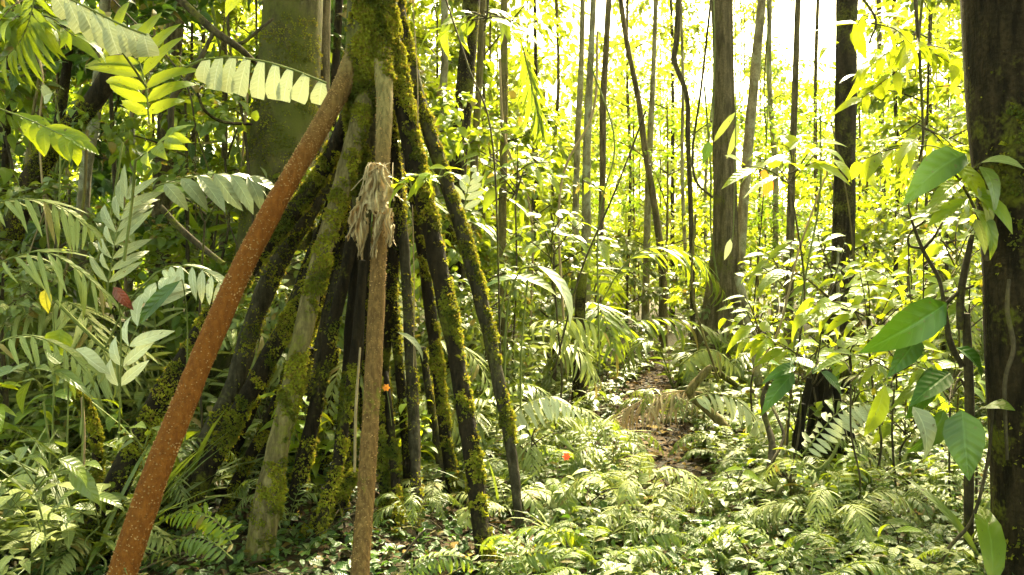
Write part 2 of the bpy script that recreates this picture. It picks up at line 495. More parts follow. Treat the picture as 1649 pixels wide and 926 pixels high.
# bark
M['black_root'] = bark_mat('shadow_black_wood', (0.005, 0.004, 0.003), (0.016, 0.012, 0.008), moss_amt=0.15, bump=0.8)  # near-black colour stands in for the shadowy hollow of the stump
M['red_root'] = bark_mat('red_root_bark', (0.15, 0.048, 0.008), (0.23, 0.080, 0.013), moss_amt=0, stretch=(30, 30, 12), bump=1.0, speck=0.35, speck_col=(0.34, 0.17, 0.05),
                         grad=(2.0, 2.75, (0.10, 0.075, 0.03), (0.20, 0.15, 0.06)))
M['brown_root'] = bark_mat('brown_root_bark', (0.085, 0.046, 0.017), (0.19, 0.11, 0.038), moss_amt=0.1, stretch=(40, 40, 8), bump=0.5, speck=0.6, speck_col=(0.28, 0.19, 0.08),
                           grad=(1.9, 2.5, (0.12, 0.10, 0.04), (0.24, 0.19, 0.08)))
M['tan_root'] = bark_mat('tan_root_bark', (0.075, 0.058, 0.024), (0.20, 0.16, 0.07), moss_amt=0.3, stretch=(22, 22, 3), bump=0.7)
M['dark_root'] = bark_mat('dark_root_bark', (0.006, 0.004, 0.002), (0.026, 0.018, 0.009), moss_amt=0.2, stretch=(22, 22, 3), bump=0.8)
M['grey_root'] = bark_mat('grey_root_bark', (0.020, 0.016, 0.009), (0.070, 0.058, 0.036), moss_amt=0.2, stretch=(22, 22, 3), bump=0.6)
M['palm_trunk'] = bark_mat('palm_trunk_bark', (0.025, 0.020, 0.010), (0.085, 0.07, 0.035), moss_amt=0.6, rings=6, bump=0.6)
M['big_bark'] = bark_mat('mossy_bark', (0.045, 0.04, 0.018), (0.13, 0.11, 0.045), moss=(0.085, 0.09, 0.015), moss_amt=0.55, stretch=(10, 10, 4), bump=0.8)
M['dark_bark'] = bark_mat('dark_bark', (0.009, 0.006, 0.003), (0.040, 0.028, 0.014), moss_amt=0.3, bump=1.3)
M['brown_bark'] = bark_mat('brown_bark', (0.05, 0.038, 0.02), (0.17, 0.13, 0.075), moss_amt=0.2, bump=0.9, rings=0)
M['pale_bark'] = bark_mat('pale_bark', (0.12, 0.10, 0.06), (0.32, 0.28, 0.19), moss_amt=0.25, pale=0.6, stretch=(8, 8, 3), bump=0.5)
M['stem'] = bark_mat('green_stem', (0.10, 0.12, 0.03), (0.18, 0.20, 0.06), moss_amt=0, bump=0.2)
M['twig'] = bark_mat('twig_bark', (0.03, 0.024, 0.015), (0.09, 0.07, 0.04), moss_amt=0.3, bump=0.5)
M['wart'] = bark_mat('pale_wart', (0.22, 0.12, 0.04), (0.44, 0.27, 0.12), moss_amt=0, bump=0.1)
M['straw'] = bark_mat('dry_stalk', (0.22, 0.16, 0.09), (0.36, 0.27, 0.16), moss_amt=0, bump=0.3)


def ground_mat(name, stops, wet=0.6):
    m, nt, out = newmat(name)
    tcn = N(nt, 'ShaderNodeTexCoord')
    n1 = N(nt, 'ShaderNodeTexNoise', i_Scale=1.3, i_Detail=8.0, i_Roughness=0.7); nt.links.new(tcn.outputs['Object'], n1.inputs['Vector'])
    n2 = N(nt, 'ShaderNodeTexNoise', i_Scale=22.0, i_Detail=6.0, i_Roughness=0.7); nt.links.new(tcn.outputs['Object'], n2.inputs['Vector'])
    v = N(nt, 'ShaderNodeTexVoronoi', i_Scale=28.0); nt.links.new(tcn.outputs['Object'], v.inputs['Vector'])
    f = math_(nt, 'ADD', math_(nt, 'MULTIPLY', n1.outputs[0], 0.5), math_(nt, 'MULTIPLY', n2.outputs[0], 0.5))
    col = ramp(nt, f, stops)
    col = mix(nt, 0.35, col, mix(nt, 1.0, col, v.outputs['Color'], 'MULTIPLY'))
    b = N(nt, 'ShaderNodeBump', i_Strength=0.9, i_Distance=0.03)
    nt.links.new(math_(nt, 'ADD', n2.outputs[0], math_(nt, 'MULTIPLY', v.outputs[0], 0.6)), b.inputs['Height'])
    pr = N(nt, 'ShaderNodeBsdfPrincipled', i_Roughness=wet)
    pr.inputs['Specular IOR Level'].default_value = 0.15
    nt.links.new(col, pr.inputs['Base Color']); nt.links.new(b.outputs[0], pr.inputs['Normal'])
    nt.links.new(pr.outputs[0], out.inputs[0])
    return m


M['ground'] = ground_mat('forest_soil', [(0.35, (0.022, 0.016, 0.009)), (0.5, (0.05, 0.04, 0.018)), (0.65, (0.075, 0.07, 0.025))], 0.85)
M['path'] = ground_mat('path_soil', [(0.35, (0.012, 0.009, 0.006)), (0.5, (0.034, 0.024, 0.015)), (0.65, (0.065, 0.048, 0.031))], 0.6)

# ------------------------------------------------------------------ ground and path
rng = np.random.default_rng(7)


def grid_sheet(xs, ys, zoff=0.0):
    X, Y = np.meshgrid(xs, ys)
    Z = ground_z(X, Y) + zoff
    far = np.clip((np.hypot(X, Y) - 60) / 60, 0, 1)
    Z = Z * (1 - far)
    V = np.stack([X, Y, Z], -1).reshape(-1, 3)
    ny, nx = X.shape
    i = (np.arange(ny - 1)[:, None] * nx + np.arange(nx - 1)[None])
    F = np.stack([i, i + 1, i + nx + 1, i + nx], -1).reshape(-1, 4)
    return V, F


near = np.linspace(-14, 14, 141)
xs = np.concatenate([[-900, -300, -120, -60, -35, -22], near, [22, 35, 60, 120, 300, 900]])
ysn = np.linspace(-6, 26, 161)
ys = np.concatenate([[-900, -300, -120, -60, -30, -14], ysn, [32, 42, 60, 120, 300, 900]])
mb = MB(); V, F = grid_sheet(xs, ys); mb.add(V, F)
tag(mb.build('ground', M['ground']), kind='structure')


def path_center(y):
    y = np.asarray(y, float)
    return np.interp(y, [2.4, 3.3, 4.2, 5.2, 6.5, 8.0, 9.5, 12, 16], [0.72, 0.78, 0.95, 1.02, 1.15, 1.50, 2.0, 2.7, 3.4])


mb = MB()
yy = np.linspace(2.4, 13, 120); tt = np.linspace(-1, 1, 13)
wid = 0.30 + 0.09 * np.sin(yy * 2.1) + 0.05 * np.sin(yy * 5.3)
X = path_center(yy)[:, None] + tt[None] * wid[:, None] * (1 + 0.12 * np.sin(yy * 7.7))[:, None]
Yg = np.broadcast_to(yy[:, None], X.shape)
Z = ground_z(X, Yg) + 0.012 - 0.02 * (np.abs(tt[None]) ** 6)
V = np.stack([X, Yg, Z], -1).reshape(-1, 3)
i = (np.arange(len(yy) - 1)[:, None] * 13 + np.arange(12)[None])
mb.add(V, np.stack([i, i + 1, i + 14, i + 13], -1).reshape(-1, 4))
tag(mb.build('path', M['path']), kind='structure')

# leaf litter (nobody could count it)
mb = MB()
n = 9000
y = rng.uniform(2.6, 12, n) ** 1.0
x = np.where(rng.random(n) < 0.45, path_center(y) + rng.normal(0, 0.4, n), rng.uniform(-0.75, 0.75, n) * y)
b = np.stack([x, y, ground_z(x, y) + 0.012 + rng.random(n) * 0.03], -1)
a = rng.uniform(0, 2 * PI, n)
d = np.stack([np.cos(a), np.sin(a), rng.normal(0, .18, n)], -1)
up = nrm(np.stack([rng.normal(0, .35, n), rng.normal(0, .35, n), np.ones(n)], -1))
L = rng.uniform(0.04, 0.13, n)
leaves(mb, 'ovate_lo', b, d, up, L, L * rng.uniform(.18, .3, n), 0, rng)
tag(mb.build('leaf_litter', [M['litter']]), kind='stuff')

# ------------------------------------------------------------------ moss on a tube
def moss_on(mb, pts, rad, n, seed, cover=0.0, bias=(0.6, -0.2, 0.5), size=(0.007, 0.021), lo=0.0, hi=1.0, clump=5.0):
    r = np.random.default_rng(seed)
    T, A, B = frames(pts)
    s = np.linspace(0, 1, len(pts))
    n = int(n * 2.2); t = r.uniform(lo, hi, n * 3); th = r.uniform(0, 2 * PI, n * 3)
    ip = lambda Q: np.stack([np.interp(t, s, Q[:, k]) for k in range(3)], -1)
    c, a_, b_, tt_ = ip(pts), nrm(ip(A)), nrm(ip(B)), nrm(ip(T))
    rr = np.interp(t, s, rad)
    out = a_ * np.cos(th)[:, None] + b_ * np.sin(th)[:, None]
    p = c + out * rr[:, None]
    bias = nrm(np.array(bias))
    f = 0.8 * pn(p, clump, seed) + 0.75 * pn(p, clump * 4.3, seed + 3) + 0.5 * pn(p, clump * 11, seed + 9) + 0.6 * (out @ bias) - .12 + r.normal(0, .15, len(p))
    ok = np.where(f > 0.35 - cover)[0][:n]
    p, out, rr = p[ok], out[ok], rr[ok]
    m = len(ok)
    thick = np.clip(f[ok] - (0.35 - cover), 0, 1) * 0.020
    p = p + out * (thick * r.random(m))[:, None]
    d = out * 0.8 + r.normal(0, .55, (m, 3)) + np.array([0, 0, -0.25])
    L = r.uniform(*size, m)
    leaves(mb, 'tiny', p - out * .003, d, out + r.normal(0, .6, (m, 3)), L, L * r.uniform(.22, .4, m), 0, r)


# ------------------------------------------------------------------ the walking palm
palm = thing('walking_palm', 'walking palm propped on a cone of reddish, brown and mossy stilt roots', 'palm tree', (-0.73, 3.9, 0))
TR = [(600, -420, 3.9, 88), (600, -60, 3.9, 80), (598, 60, 3.9, 80), (594, 140, 3.92, 78), (590, 210, 3.95, 66), (584, 300, 3.98, 40), (582, 380, 3.98, 16)]
pts, rad = px_path(TR, 8)
mb = MB(); tube(mb, pts, rad, 28, rough=0.05, nf=2, seed=3)
trunk = local(palm, mb.build('trunk', M['palm_trunk']))
mb = MB(); moss_on(mb, pts, rad, 12000, 41, cover=0.42, bias=(0.3, -1, 0.3), lo=0.20, hi=0.86, size=(.008, .024), clump=3)
o = mb.build('moss', M['moss']); o.parent = trunk
# (rows, material, label, moss count, cover, lo, hi)
ROOTS = [
    ([(585, 60, 3.93, 44), (570, 95, 3.86, 42), (546, 150, 3.78, 42), (500, 232, 3.66, 43), (432, 350, 3.48, 47), (372, 470, 3.32, 50), (305, 628, 3.13, 53), (247, 775, 2.97, 58), (196, 926, 2.84, 63), (150, 1060, 2.68, 66)],
     'red_root', 'smooth reddish brown root freckled with pale dots', 0, 0, 0, 1),
    ([(590, 130, 4.0, 30), (560, 190, 4.15, 36), (530, 255, 4.3, 38), (485, 325, 4.3, 40), (400, 430, 4.15, 46), (300, 575, 3.9, 50), (222, 710, 3.65, 52), (148, 875, 3.4, 60), (120, 950, 3.25, 64)],
     'dark_root', 'thick dark root furred with moss beneath the reddish root', 6500, 0.12, .2, 1),
    ([(596, 130, 4.05, 30), (572, 190, 4.3, 34), (545, 250, 4.5, 36), (508, 322, 4.55, 42), (455, 410, 4.45, 46), (415, 500, 4.4, 44), (380, 610, 4.25, 44), (330, 720, 4.1, 46), (275, 870, 3.85, 50)],
     'grey_root', 'greyish root with scattered moss', 1800, -0.05, .35, 1),
    ([(598, 170, 4.05, 26), (580, 250, 4.3, 30), (558, 325, 4.45, 32), (520, 400, 4.4, 36), (480, 490, 4.3, 40), (425, 590, 4.15, 42), (370, 690, 4.0, 46), (310, 800, 3.85, 52), (270, 880, 3.72, 56)],
     'dark_root', 'crooked blackish root with hanging moss', 5000, 0.1, .3, 1),
    ([(598, 130, 3.9, 30), (580, 190, 3.8, 40), (548, 310, 3.72, 42), (512, 430, 3.64, 44), (482, 560, 3.56, 45), (455, 690, 3.5, 48), (432, 800, 3.44, 60), (412, 926, 3.36, 76), (402, 985, 3.3, 84)],
     'tan_root', 'tan root with mossy swollen foot', 9000, -0.02, .1, 1),
    ([(578, 330, 4.15, 26), (556, 440, 4.1, 30), (528, 560, 4.05, 32), (503, 680, 3.98, 34), (478, 790, 3.9, 38), (452, 920, 3.7, 44)],
     'dark_root', 'slim smooth dark root', 900, -.1, .3, 1),
    ([(586, 250, 4.2, 44), (578, 420, 4.2, 46), (566, 600, 4.15, 44), (550, 750, 4.05, 48), (535, 880, 3.9, 60), (528, 950, 3.8, 66)],
     'dark_root', 'blackened central root under shaggy moss', 4500, 0.0, .45, 1),
    ([(612, 30, 3.92, 46), (614, 80, 3.84, 40), (619, 150, 3.72, 35), (616, 270, 3.6, 31), (609, 430, 3.5, 33), (601, 600, 3.36, 35), (590, 780, 3.18, 36), (579, 930, 3.02, 38), (573, 1030, 2.9, 40)],
     'brown_root', 'straight brown speckled root', 1500, .0, 0, .22),
    ([(640, 250, 4.3, 20), (648, 360, 4.3, 24), (657, 500, 4.25, 26), (665, 650, 4.15, 27), (670, 780, 3.95, 27), (675, 900, 3.7, 30)],
     'grey_root', 'slender grey root with small pale flecks', 700, -.1, 0, 1),
    ([(655, 240, 4.6, 24), (677, 380, 4.55, 26), (695, 520, 4.5, 27), (713, 670, 4.4, 28), (738, 850, 4.2, 32)],
     'dark_root', 'dark root edged with yellow moss', 4500, 0.1, .1, 1),
    ([(622, 20, 3.95, 34), (642, 130, 3.88, 40), (668, 260, 3.8, 42), (700, 400, 3.72, 42), (730, 550, 3.62, 42), (753, 690, 3.52, 42), (771, 820, 3.4, 44), (788, 940, 3.25, 46)],
     'dark_root', 'dark root densely tufted with yellow-green moss', 9000, 0.12, .02, 1),
    ([(630, -20, 4.1, 30), (655, 90, 4.15, 34), (690, 210, 4.15, 34), (730, 330, 4.1, 33), (768, 460, 4.05, 32), (800, 600, 3.95, 31), (824, 730, 3.85, 26), (837, 850, 3.7, 18)],
     'grey_root', 'outermost mossy dark root tapering to a dark tip', 4200, 0.05, .0, .8),
    ([(612, 520, 4.7, 18), (622, 640, 4.7, 20), (634, 760, 4.6, 24), (648, 880, 4.4, 26)], 'dark_root', 'thin dark root set far back', 1500, .05, 0, 1),
    ([(560, 330, 4.5, 26), (520, 470, 4.6, 28), (470, 610, 4.6, 30), (425, 740, 4.5, 32), (400, 860, 4.3, 34)], 'dark_root', 'extra dark root added to darken the cone', 1800, .1, 0, 1),  # extra root, put in to deepen the darkness between the others
    ([(598, 400, 4.6, 26), (585, 560, 4.7, 28), (590, 700, 4.7, 28), (610, 860, 4.5, 32)], 'dark_root', 'extra dark root added to darken the cone', 2200, .25, 0, 1),  # another extra root, added for the dark inside of the cone
    ([(640, 100, 4.05, 24), (630, 200, 4.1, 28), (640, 330, 4.25, 30), (628, 480, 4.4, 28)], 'dark_root', 'short dark root merging into the trunk', 1200, .1, 0, 1),
    ([(585, 200, 4.0, 50), (560, 290, 4.2, 44), (535, 380, 4.35, 40), (500, 500, 4.5, 34), (462, 640, 4.55, 34), (440, 790, 4.4, 36)], 'dark_root', 'dark root among the moss', 2600, .15, .1, 1),
    ([(655, 200, 4.15, 24), (690, 340, 4.25, 24), (718, 470, 4.3, 24), (742, 600, 4.25, 24), (760, 720, 4.2, 24), (772, 810, 4.15, 24)], 'dark_root', 'thin dark root behind the tufted one', 1600, .1, 0, 1),
    ([(600, 300, 4.3, 22), (625, 420, 4.4, 22), (640, 560, 4.45, 22), (652, 700, 4.4, 22), (662, 820, 4.3, 24)], 'dark_root', 'thin dark root behind the grey one', 900, .0, 0, 1),
    ([(570, 300, 4.4, 26), (545, 430, 4.45, 26), (515, 560, 4.45, 27), (490, 700, 4.4, 28), (468, 850, 4.2, 32)], 'grey_root', 'grey root deep inside the cone', 1400, .1, 0, 1),
    ([(540, 320, 4.6, 24), (490, 440, 4.7, 25), (440, 570, 4.7, 26), (380, 720, 4.55, 28), (340, 830, 4.4, 30)], 'dark_root', 'far dark root leaning outwards', 1200, .0, 0, 1),
    ([(585, 420, 4.0, 20), (572, 560, 3.95, 22), (552, 700, 3.85, 24), (520, 860, 3.7, 28), (505, 930, 3.6, 32)], 'dark_root', 'knotty root behind the brown one', 2000, .1, .3, 1),
    ([(605, 560, 4.1, 18), (612, 700, 4.0, 20), (622, 830, 3.9, 24), (628, 900, 3.8, 28)], 'dark_root', 'low mossy root beside the brown one', 2200, .2, 0, 1),
    ([(500, 560, 4.0, 22), (470, 660, 3.95, 24), (436, 760, 3.85, 26), (395, 880, 3.7, 30)], 'dark_root', 'low dark root beside the tan one', 1500, .1, 0, 1),
    ([(560, 600, 4.0, 16), (548, 700, 3.9, 20), (528, 800, 3.7, 24), (500, 900, 3.5, 28), (488, 940, 3.42, 30)], 'dark_root', 'low dark root left of the brown one', 1500, .15, 0, 1),
    ([(620, 600, 4.2, 16), (632, 720, 4.0, 20), (640, 820, 3.8, 24), (645, 930, 3.45, 28)], 'dark_root', 'low dark root with a mossy foot', 1800, .25, .3, 1),
    ([(680, 560, 4.6, 18), (700, 690, 4.5, 20), (715, 790, 4.4, 22), (722, 870, 4.3, 24)], 'grey_root', 'thin greyish root far back', 500, 0, 0, 1),
    ([(480, 560, 4.5, 20), (430, 680, 4.3, 24), (375, 790, 4.05, 28), (340, 880, 3.85, 32)], 'dark_root', 'dark root leaning outwards behind the crooked one', 1500, .1, 0, 1),
    ([(520, 640, 4.3, 18), (492, 740, 4.15, 22), (462, 830, 3.95, 26), (438, 930, 3.6, 30)], 'dark_root', 'dark root tucked behind the tan one', 1300, .1, 0, 1),
    ([(540, 560, 4.7, 18), (530, 680, 4.6, 20), (520, 800, 4.4, 22), (512, 880, 4.2, 26)], 'dark_root', 'slim dark root in the shade of the cone', 800, .1, 0, 1),
    ([(575, 760, 3.9, 26), (540, 800, 3.8, 28), (500, 850, 3.7, 30), (470, 930, 3.55, 32)], 'dark_root', 'stubby low root', 1600, .2, 0, 1),
]
for k, (rows, mat, lab, nm, cover, lo, hi) in enumerate(ROOTS):
    pts, rad = px_path(rows, 9)
    # the last stretch goes on into the soil
    e = pts[-1]; g = float(ground_z(e[0], e[1]))
    if e[2] > g - 0.08:
        dd = nrm(pts[-1] - pts[-4]); st = (e[2] - g + 0.1) / max(0.2, -dd[2])
        ex = np.array([e + dd * st * q for q in (0.34, 0.67, 1.0)])
        pts = np.vstack([pts, ex]); rad = np.concatenate([rad, [rad[-1]] * 3])
    # slimmer below, swollen where it leaves the trunk
    f = np.linspace(0, 1, len(rad)); rad = rad * ((0.72 if k == 0 else 0.78 if mat in ('red_root', 'brown_root') and k < 11 else 0.68) + 0.5 * np.exp(-f / .06) * (rows[0][1] < 330))
    mb = MB()
    rough = 0.06 if mat in ('red_root', 'brown_root') else 0.13
    if mat in ('red_root', 'brown_root'):
        rw = np.random.default_rng(k); nw = 3800 if mat == 'red_root' else 1800
        Tw, Aw, Bw = frames(pts); sw = np.linspace(0, 1, len(pts)); tw_ = rw.random(nw); aw = rw.uniform(0, 2 * PI, nw)
        ipw = lambda Q: np.stack([np.interp(tw_, sw, Q[:, j]) for j in range(3)], -1)
        ow = nrm(ipw(Aw)) * np.cos(aw)[:, None] + nrm(ipw(Bw)) * np.sin(aw)[:, None]
        cw = ipw(pts) + ow * np.interp(tw_, sw, rad)[:, None]; hw = rw.uniform(.0022, .0058, nw)[:, None]
        t1 = nrm(np.cross(ow, [0, 0, 1.0])); t2 = np.cross(ow, t1)
        quad = np.stack([cw + t1 * hw - ow * .002, cw + t2 * hw * .8 - ow * .002, cw - t1 * hw - ow * .002, cw - t2 * hw * .8 - ow * .002, cw + ow * hw * 1.1], 1).reshape(-1, 3)
        fw = (np.arange(nw) * 5)[:, None, None] + np.array([[0, 1, 4], [1, 2, 4], [2, 3, 4], [3, 0, 4]])[None]
        mb.add(quad, fw.reshape(-1, 3), 1)
    tube(mb, pts, rad, 22, rough=rough, nf=2.5, seed=k * 1.7)
    ro = local(palm, mb.build('stilt_root', [M[mat], M['wart']]))
    ro['label'] = lab
    if nm:
        mb = MB(); moss_on(mb, pts, rad, nm, 60 + k, cover=cover, lo=lo, hi=hi, bias=(0.7, -0.4, 0.4), clump=4.5)
        o = mb.build('moss', M['moss']); o.parent = ro

# crown of the palm high above the picture (shades the roots)
pal = np.random.default_rng(5)
top = P(600, -420, 3.9)
top2 = top + np.array([0.0, 0.1, 5.6])
mb = MB(); tube(mb, smooth_path([top, (top + top2) / 2 + [0.05, 0, 0], top2], 6), 0.13, 14)
for k in range(11):
    a = k * 2.4; L = 2.6
    pth = smooth_path([top2, top2 + np.array([math.cos(a) * L * .5, math.sin(a) * L * .5, .7]), top2 + np.array([math.cos(a) * L, math.sin(a) * L, 0.1 - .4 * (k % 3)])], 6)
    frond(mb, pth, 16, 0.8, 0.14, pal, 'fish', 60, .3, rad=0.03, mi_leaf=1, mi_stem=0)
local(palm, mb.build('crown', [M['palm_trunk'], M['mid']]))

# the dead leaf hung on the roots
mb = MB()
r = np.random.default_rng(12)
for q, (cx_, y0, y1, w0, w1, Y, sk) in enumerate([(604, 262, 332, 14, 40, 3.44, -6), (612, 266, 322, 12, 34, 3.41, 8), (590, 280, 330, 16, 26, 3.46, -14), (606, 275, 345, 10, 26, 3.40, 2),
                                                  (584, 325, 415, 16, 10, 3.46, -4), (576, 332, 385, 14, 12, 3.50, -10), (590, 392, 450, 8, 6, 3.5, 2), (622, 335, 395, 16, 12, 3.40, 6), (612, 345, 415, 12, 5, 3.38, -12), (632, 340, 380, 8, 9, 3.42, 8), (598, 330, 400, 12, 16, 3.42, 0)]):
    nu, nv = 17, 19
    u = np.linspace(-1, 1, nu)[None]; v = np.linspace(0, 1, nv)[:, None]
    if q in (2, 6, 9, 10): continue
    hw = .75 * (w0 + (w1 - w0) * v) * (1 + .18 * np.sin(v * 7 + q))
    px_ = cx_ + sk * v + u * hw + 2.0 * np.sin(v * 9 + q * 2 + u * 2)
    py_ = y0 + (y1 - y0) * v + 4 * np.sin(u * 6 + q) * v
    dep = Y + .045 * u ** 2 + .014 * np.sin(u * 11 + q + v * 2) + .012 * np.sin(v * 12 + u * 5 + q) + .006 * np.sin(u * 27 + v * 21)
    Vv = np.array([[P(px_[i, j], py_[i, j], dep[i, j]) for j in range(nu)] for i in range(nv)])
    F = []
    for i in range(nv - 1):
        for j in range(nu - 1):
            ed = max(abs(u[0, j + (j > nu // 2)]), v[i, 0] ** 2 * 1.02)
            if ed + .12 * math.sin(i * .9 + j * 1.7 + q * 3) + .10 * math.sin(i * 2.1 - j * 1.3) > .95: continue
            if math.sin(i * 2.1 + q) * math.sin(j * 1.7 + q * 2) > .93: continue
            F.append((i * nu + j, i * nu + j + 1, (i + 1) * nu + j + 1, (i + 1) * nu + j))
    UVv = np.stack([np.broadcast_to(v, (nv, nu)), np.broadcast_to(.5 + .5 * u, (nv, nu))], -1).reshape(-1, 2)
    mb.add(Vv.reshape(-1, 3), F, 0, UVv)
for k in range(9):
    a = P(r.uniform(590, 635), 262, 3.46); b_ = P(r.uniform(565, 640), r.uniform(280, 330), 3.38)
    tube(mb, smooth_path([a, (a + b_) / 2 + [0, -.02, .02], b_], 4), .0022, 4, 0, cap=False)
tag(mb.build('dead_leaf', M['dead']), 'crumpled tan dead leaf draped over the upright brown root', 'dead leaf')

# ------------------------------------------------------------------ foliage meshes for trees
def crown_mesh(name, seed, h0, h1, rad_, nleaf, ll, tpl, mats, nlimb=12, trunk_r=0.04, shape='tall'):
    """limbs, twigs and leaves spread through a volume; returns a mesh"""
    r = np.random.default_rng(seed)
    mb = MB(); bases = []; outs = []
    for k in range(nlimb):
        z = h0 + (h1 - h0) * (k + r.random()) / nlimb
        a = k * 2.4 + r.normal(0, .4)
        f = (z - h0) / (h1 - h0)
        reach = rad_ * (0.45 + 0.8 * math.sin(PI * min(1, f * .8 + .15))) * r.uniform(.7, 1.15)
        e = np.array([math.cos(a) * reach, math.sin(a) * reach, z + reach * r.uniform(.1, .6)])
        mid = np.array([math.cos(a) * reach * .5, math.sin(a) * reach * .5, z + reach * .25]) + r.normal(0, .06 * rad_, 3)
        lp = smooth_path([[0, 0, z], mid, e], 5)
        tube(mb, lp, np.linspace(trunk_r * .4, trunk_r * .1, len(lp)), 5, 1, cap=False)
        for q in range(4):
            t0 = r.uniform(.3, 1)
            c = lp[int(t0 * (len(lp) - 1))]
            e2 = c + r.normal(0, .33 * rad_, 3) * [1, 1, .6]
            tp = smooth_path([c, (c + e2) / 2 + r.normal(0, .05 * rad_, 3), e2], 4)
            tube(mb, tp, trunk_r * .08, 4, 1, cap=False)
            m = max(2, nleaf // (nlimb * 4))
            tt = r.random(m) ** .7
            pp = np.stack([np.interp(tt, np.linspace(0, 1, len(tp)), tp[:, j]) for j in range(3)], -1) + r.normal(0, .085 * rad_, (m, 3)) * [1, 1, .6]
            bases.append(pp); outs.append(np.tile(nrm(e2 - c + nrm(c - [0, 0, z]) * .3), (m, 1)))
    b_ = np.concatenate(bases); o_ = np.concatenate(outs)
    m = len(b_)
    d = o_ + r.normal(0, .75, (m, 3)) + [0, 0, -.35]
    d[:, 2] = np.clip(d[:, 2], -1.0, .35)
    up = np.stack([r.normal(0, .45, m), r.normal(0, .45, m), np.ones(m)], -1)
    L = ll * r.uniform(.6, 1.25, m)
    leaves(mb, tpl, b_, d, up, L, L * r.uniform(.2, .3, m), 0, r)
    return mb.mesh(name, mats)


def trunk_mesh(name, seed, h, r0, r1, mat, lean=0.1):
    r = np.random.default_rng(seed)
    mb = MB()
    p = smooth_path([[0, 0, -.15], [0, 0, h * .3], [r.normal(0, lean * .3), r.normal(0, lean * .3), h * .65], [0, 0, h]], 6)
    tube(mb, p, np.linspace(r0, r1, len(p)), 9, 0, rough=.08, seed=seed)
    return mb.mesh(name, mat)


def tree_proto(name, label, cat, group, seed, h, h0, rad_, nleaf, ll, tpl, leafmat, barkmat, r0, nlimb=12):
    t = thing(name, label, cat, group=group)
    tk = bpy.data.objects.new('trunk', trunk_mesh('trunk', seed, h * .97, r0, r0 * .35, M[barkmat])); COL.objects.link(tk); tk.parent = t
    cr = bpy.data.objects.new('crown', crown_mesh('crown', seed + 1, h0, h, rad_, nleaf, ll, tpl, [M[leafmat], M['twig']], nlimb, r0)); COL.objects.link(cr); cr.parent = t
    return t


class Scatter:
    """the first place takes the prototype itself, the others copies"""
    def __init__(s, protos): s.p = protos; s.used = [False] * len(protos); s.k = 0

    def put(s, loc, rz, sc, label=None, group=None, which=None, tilt=(0, 0)):
        k = s.k % len(s.p) if which is None else which
        s.k += 1
        if s.used[k]:
            return dup(s.p[k], loc, rz, sc, label, group, tilt)
        s.used[k] = True
        o = s.p[k]; o.location = tuple(float(v) for v in loc); o.rotation_euler = (tilt[0], tilt[1], rz); o.scale = (sc, sc, sc)
        if label: o['label'] = label
        if group: o['group'] = group
        return o

    def drop_unused(s):
        for u, o in zip(s.used, s.p):
            if not u:
                for c in list(o.children):
                    for g in list(c.children): bpy.data.objects.remove(g)
                    bpy.data.objects.remove(c)
                bpy.data.objects.remove(o)


# ---- far understory trees: sunlit yellow-green mass
FL = 'sunlit yellow-green understory tree among the distant trunks'
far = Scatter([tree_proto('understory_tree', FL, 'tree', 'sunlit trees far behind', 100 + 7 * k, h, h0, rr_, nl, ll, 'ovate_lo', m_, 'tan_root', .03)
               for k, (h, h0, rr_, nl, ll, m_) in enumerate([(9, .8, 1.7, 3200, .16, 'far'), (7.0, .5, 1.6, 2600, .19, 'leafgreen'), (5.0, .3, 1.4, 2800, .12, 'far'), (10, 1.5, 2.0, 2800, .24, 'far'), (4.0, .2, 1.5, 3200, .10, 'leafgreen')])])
r = np.random.default_rng(21)
spots = []
for row, (Y, nrow) in enumerate([(11.5, 7), (14, 9), (17, 10), (20.5, 12), (25, 13)]):
    for q in range(nrow):
        f = (q + 0.5) / nrow * 2 - 1
        x = f * Y * .80 + r.normal(0, .5); y = Y + r.normal(0, .8)
        spots.append((x, y, row))
spots += [(.02 * 18, 18, 9), (-.02 * 15, 15, 9), (.17 * 21, 21, 9), (.32 * 22, 22, 9), (.54 * 20, 20, 9), (.58 * 16, 16, 9)]
for x, y, row in spots:
    u = x / y
    # the open, brightest part of the wood: between the trunks on the right, only low growth
    open_ = 0.02 < u < 0.56
    if row == 9: which = 3 if r.random() < .6 else 0
    elif row == 0 and open_: which = 4
    elif open_ and row < 2: which = [2, 4][int(r.random() < .5)]
    elif u > .27 and u < .5: which = [2, 4, 1][r.integers(3)] if row < 3 else [0, 2, 1][r.integers(3)]
    elif open_: which = [1, 0, 0, 3][r.integers(4)]
    else: which = [0, 1, 3][r.integers(3)]
    sc = r.uniform(.85, 1.15)
    if row < 9 and row > 0 and (abs(u - .10) < .035 or abs(u - .24) < .035 or abs(u - .42) < .07):
        which = 4 if row < 2 else (2 if row < 3 else 1); sc = r.uniform(.85, 1.05)
    z = float(ground_z(x, y))
    far.put((x, y, z), r.uniform(0, 6.28), sc, which=which)
far.drop_unused()

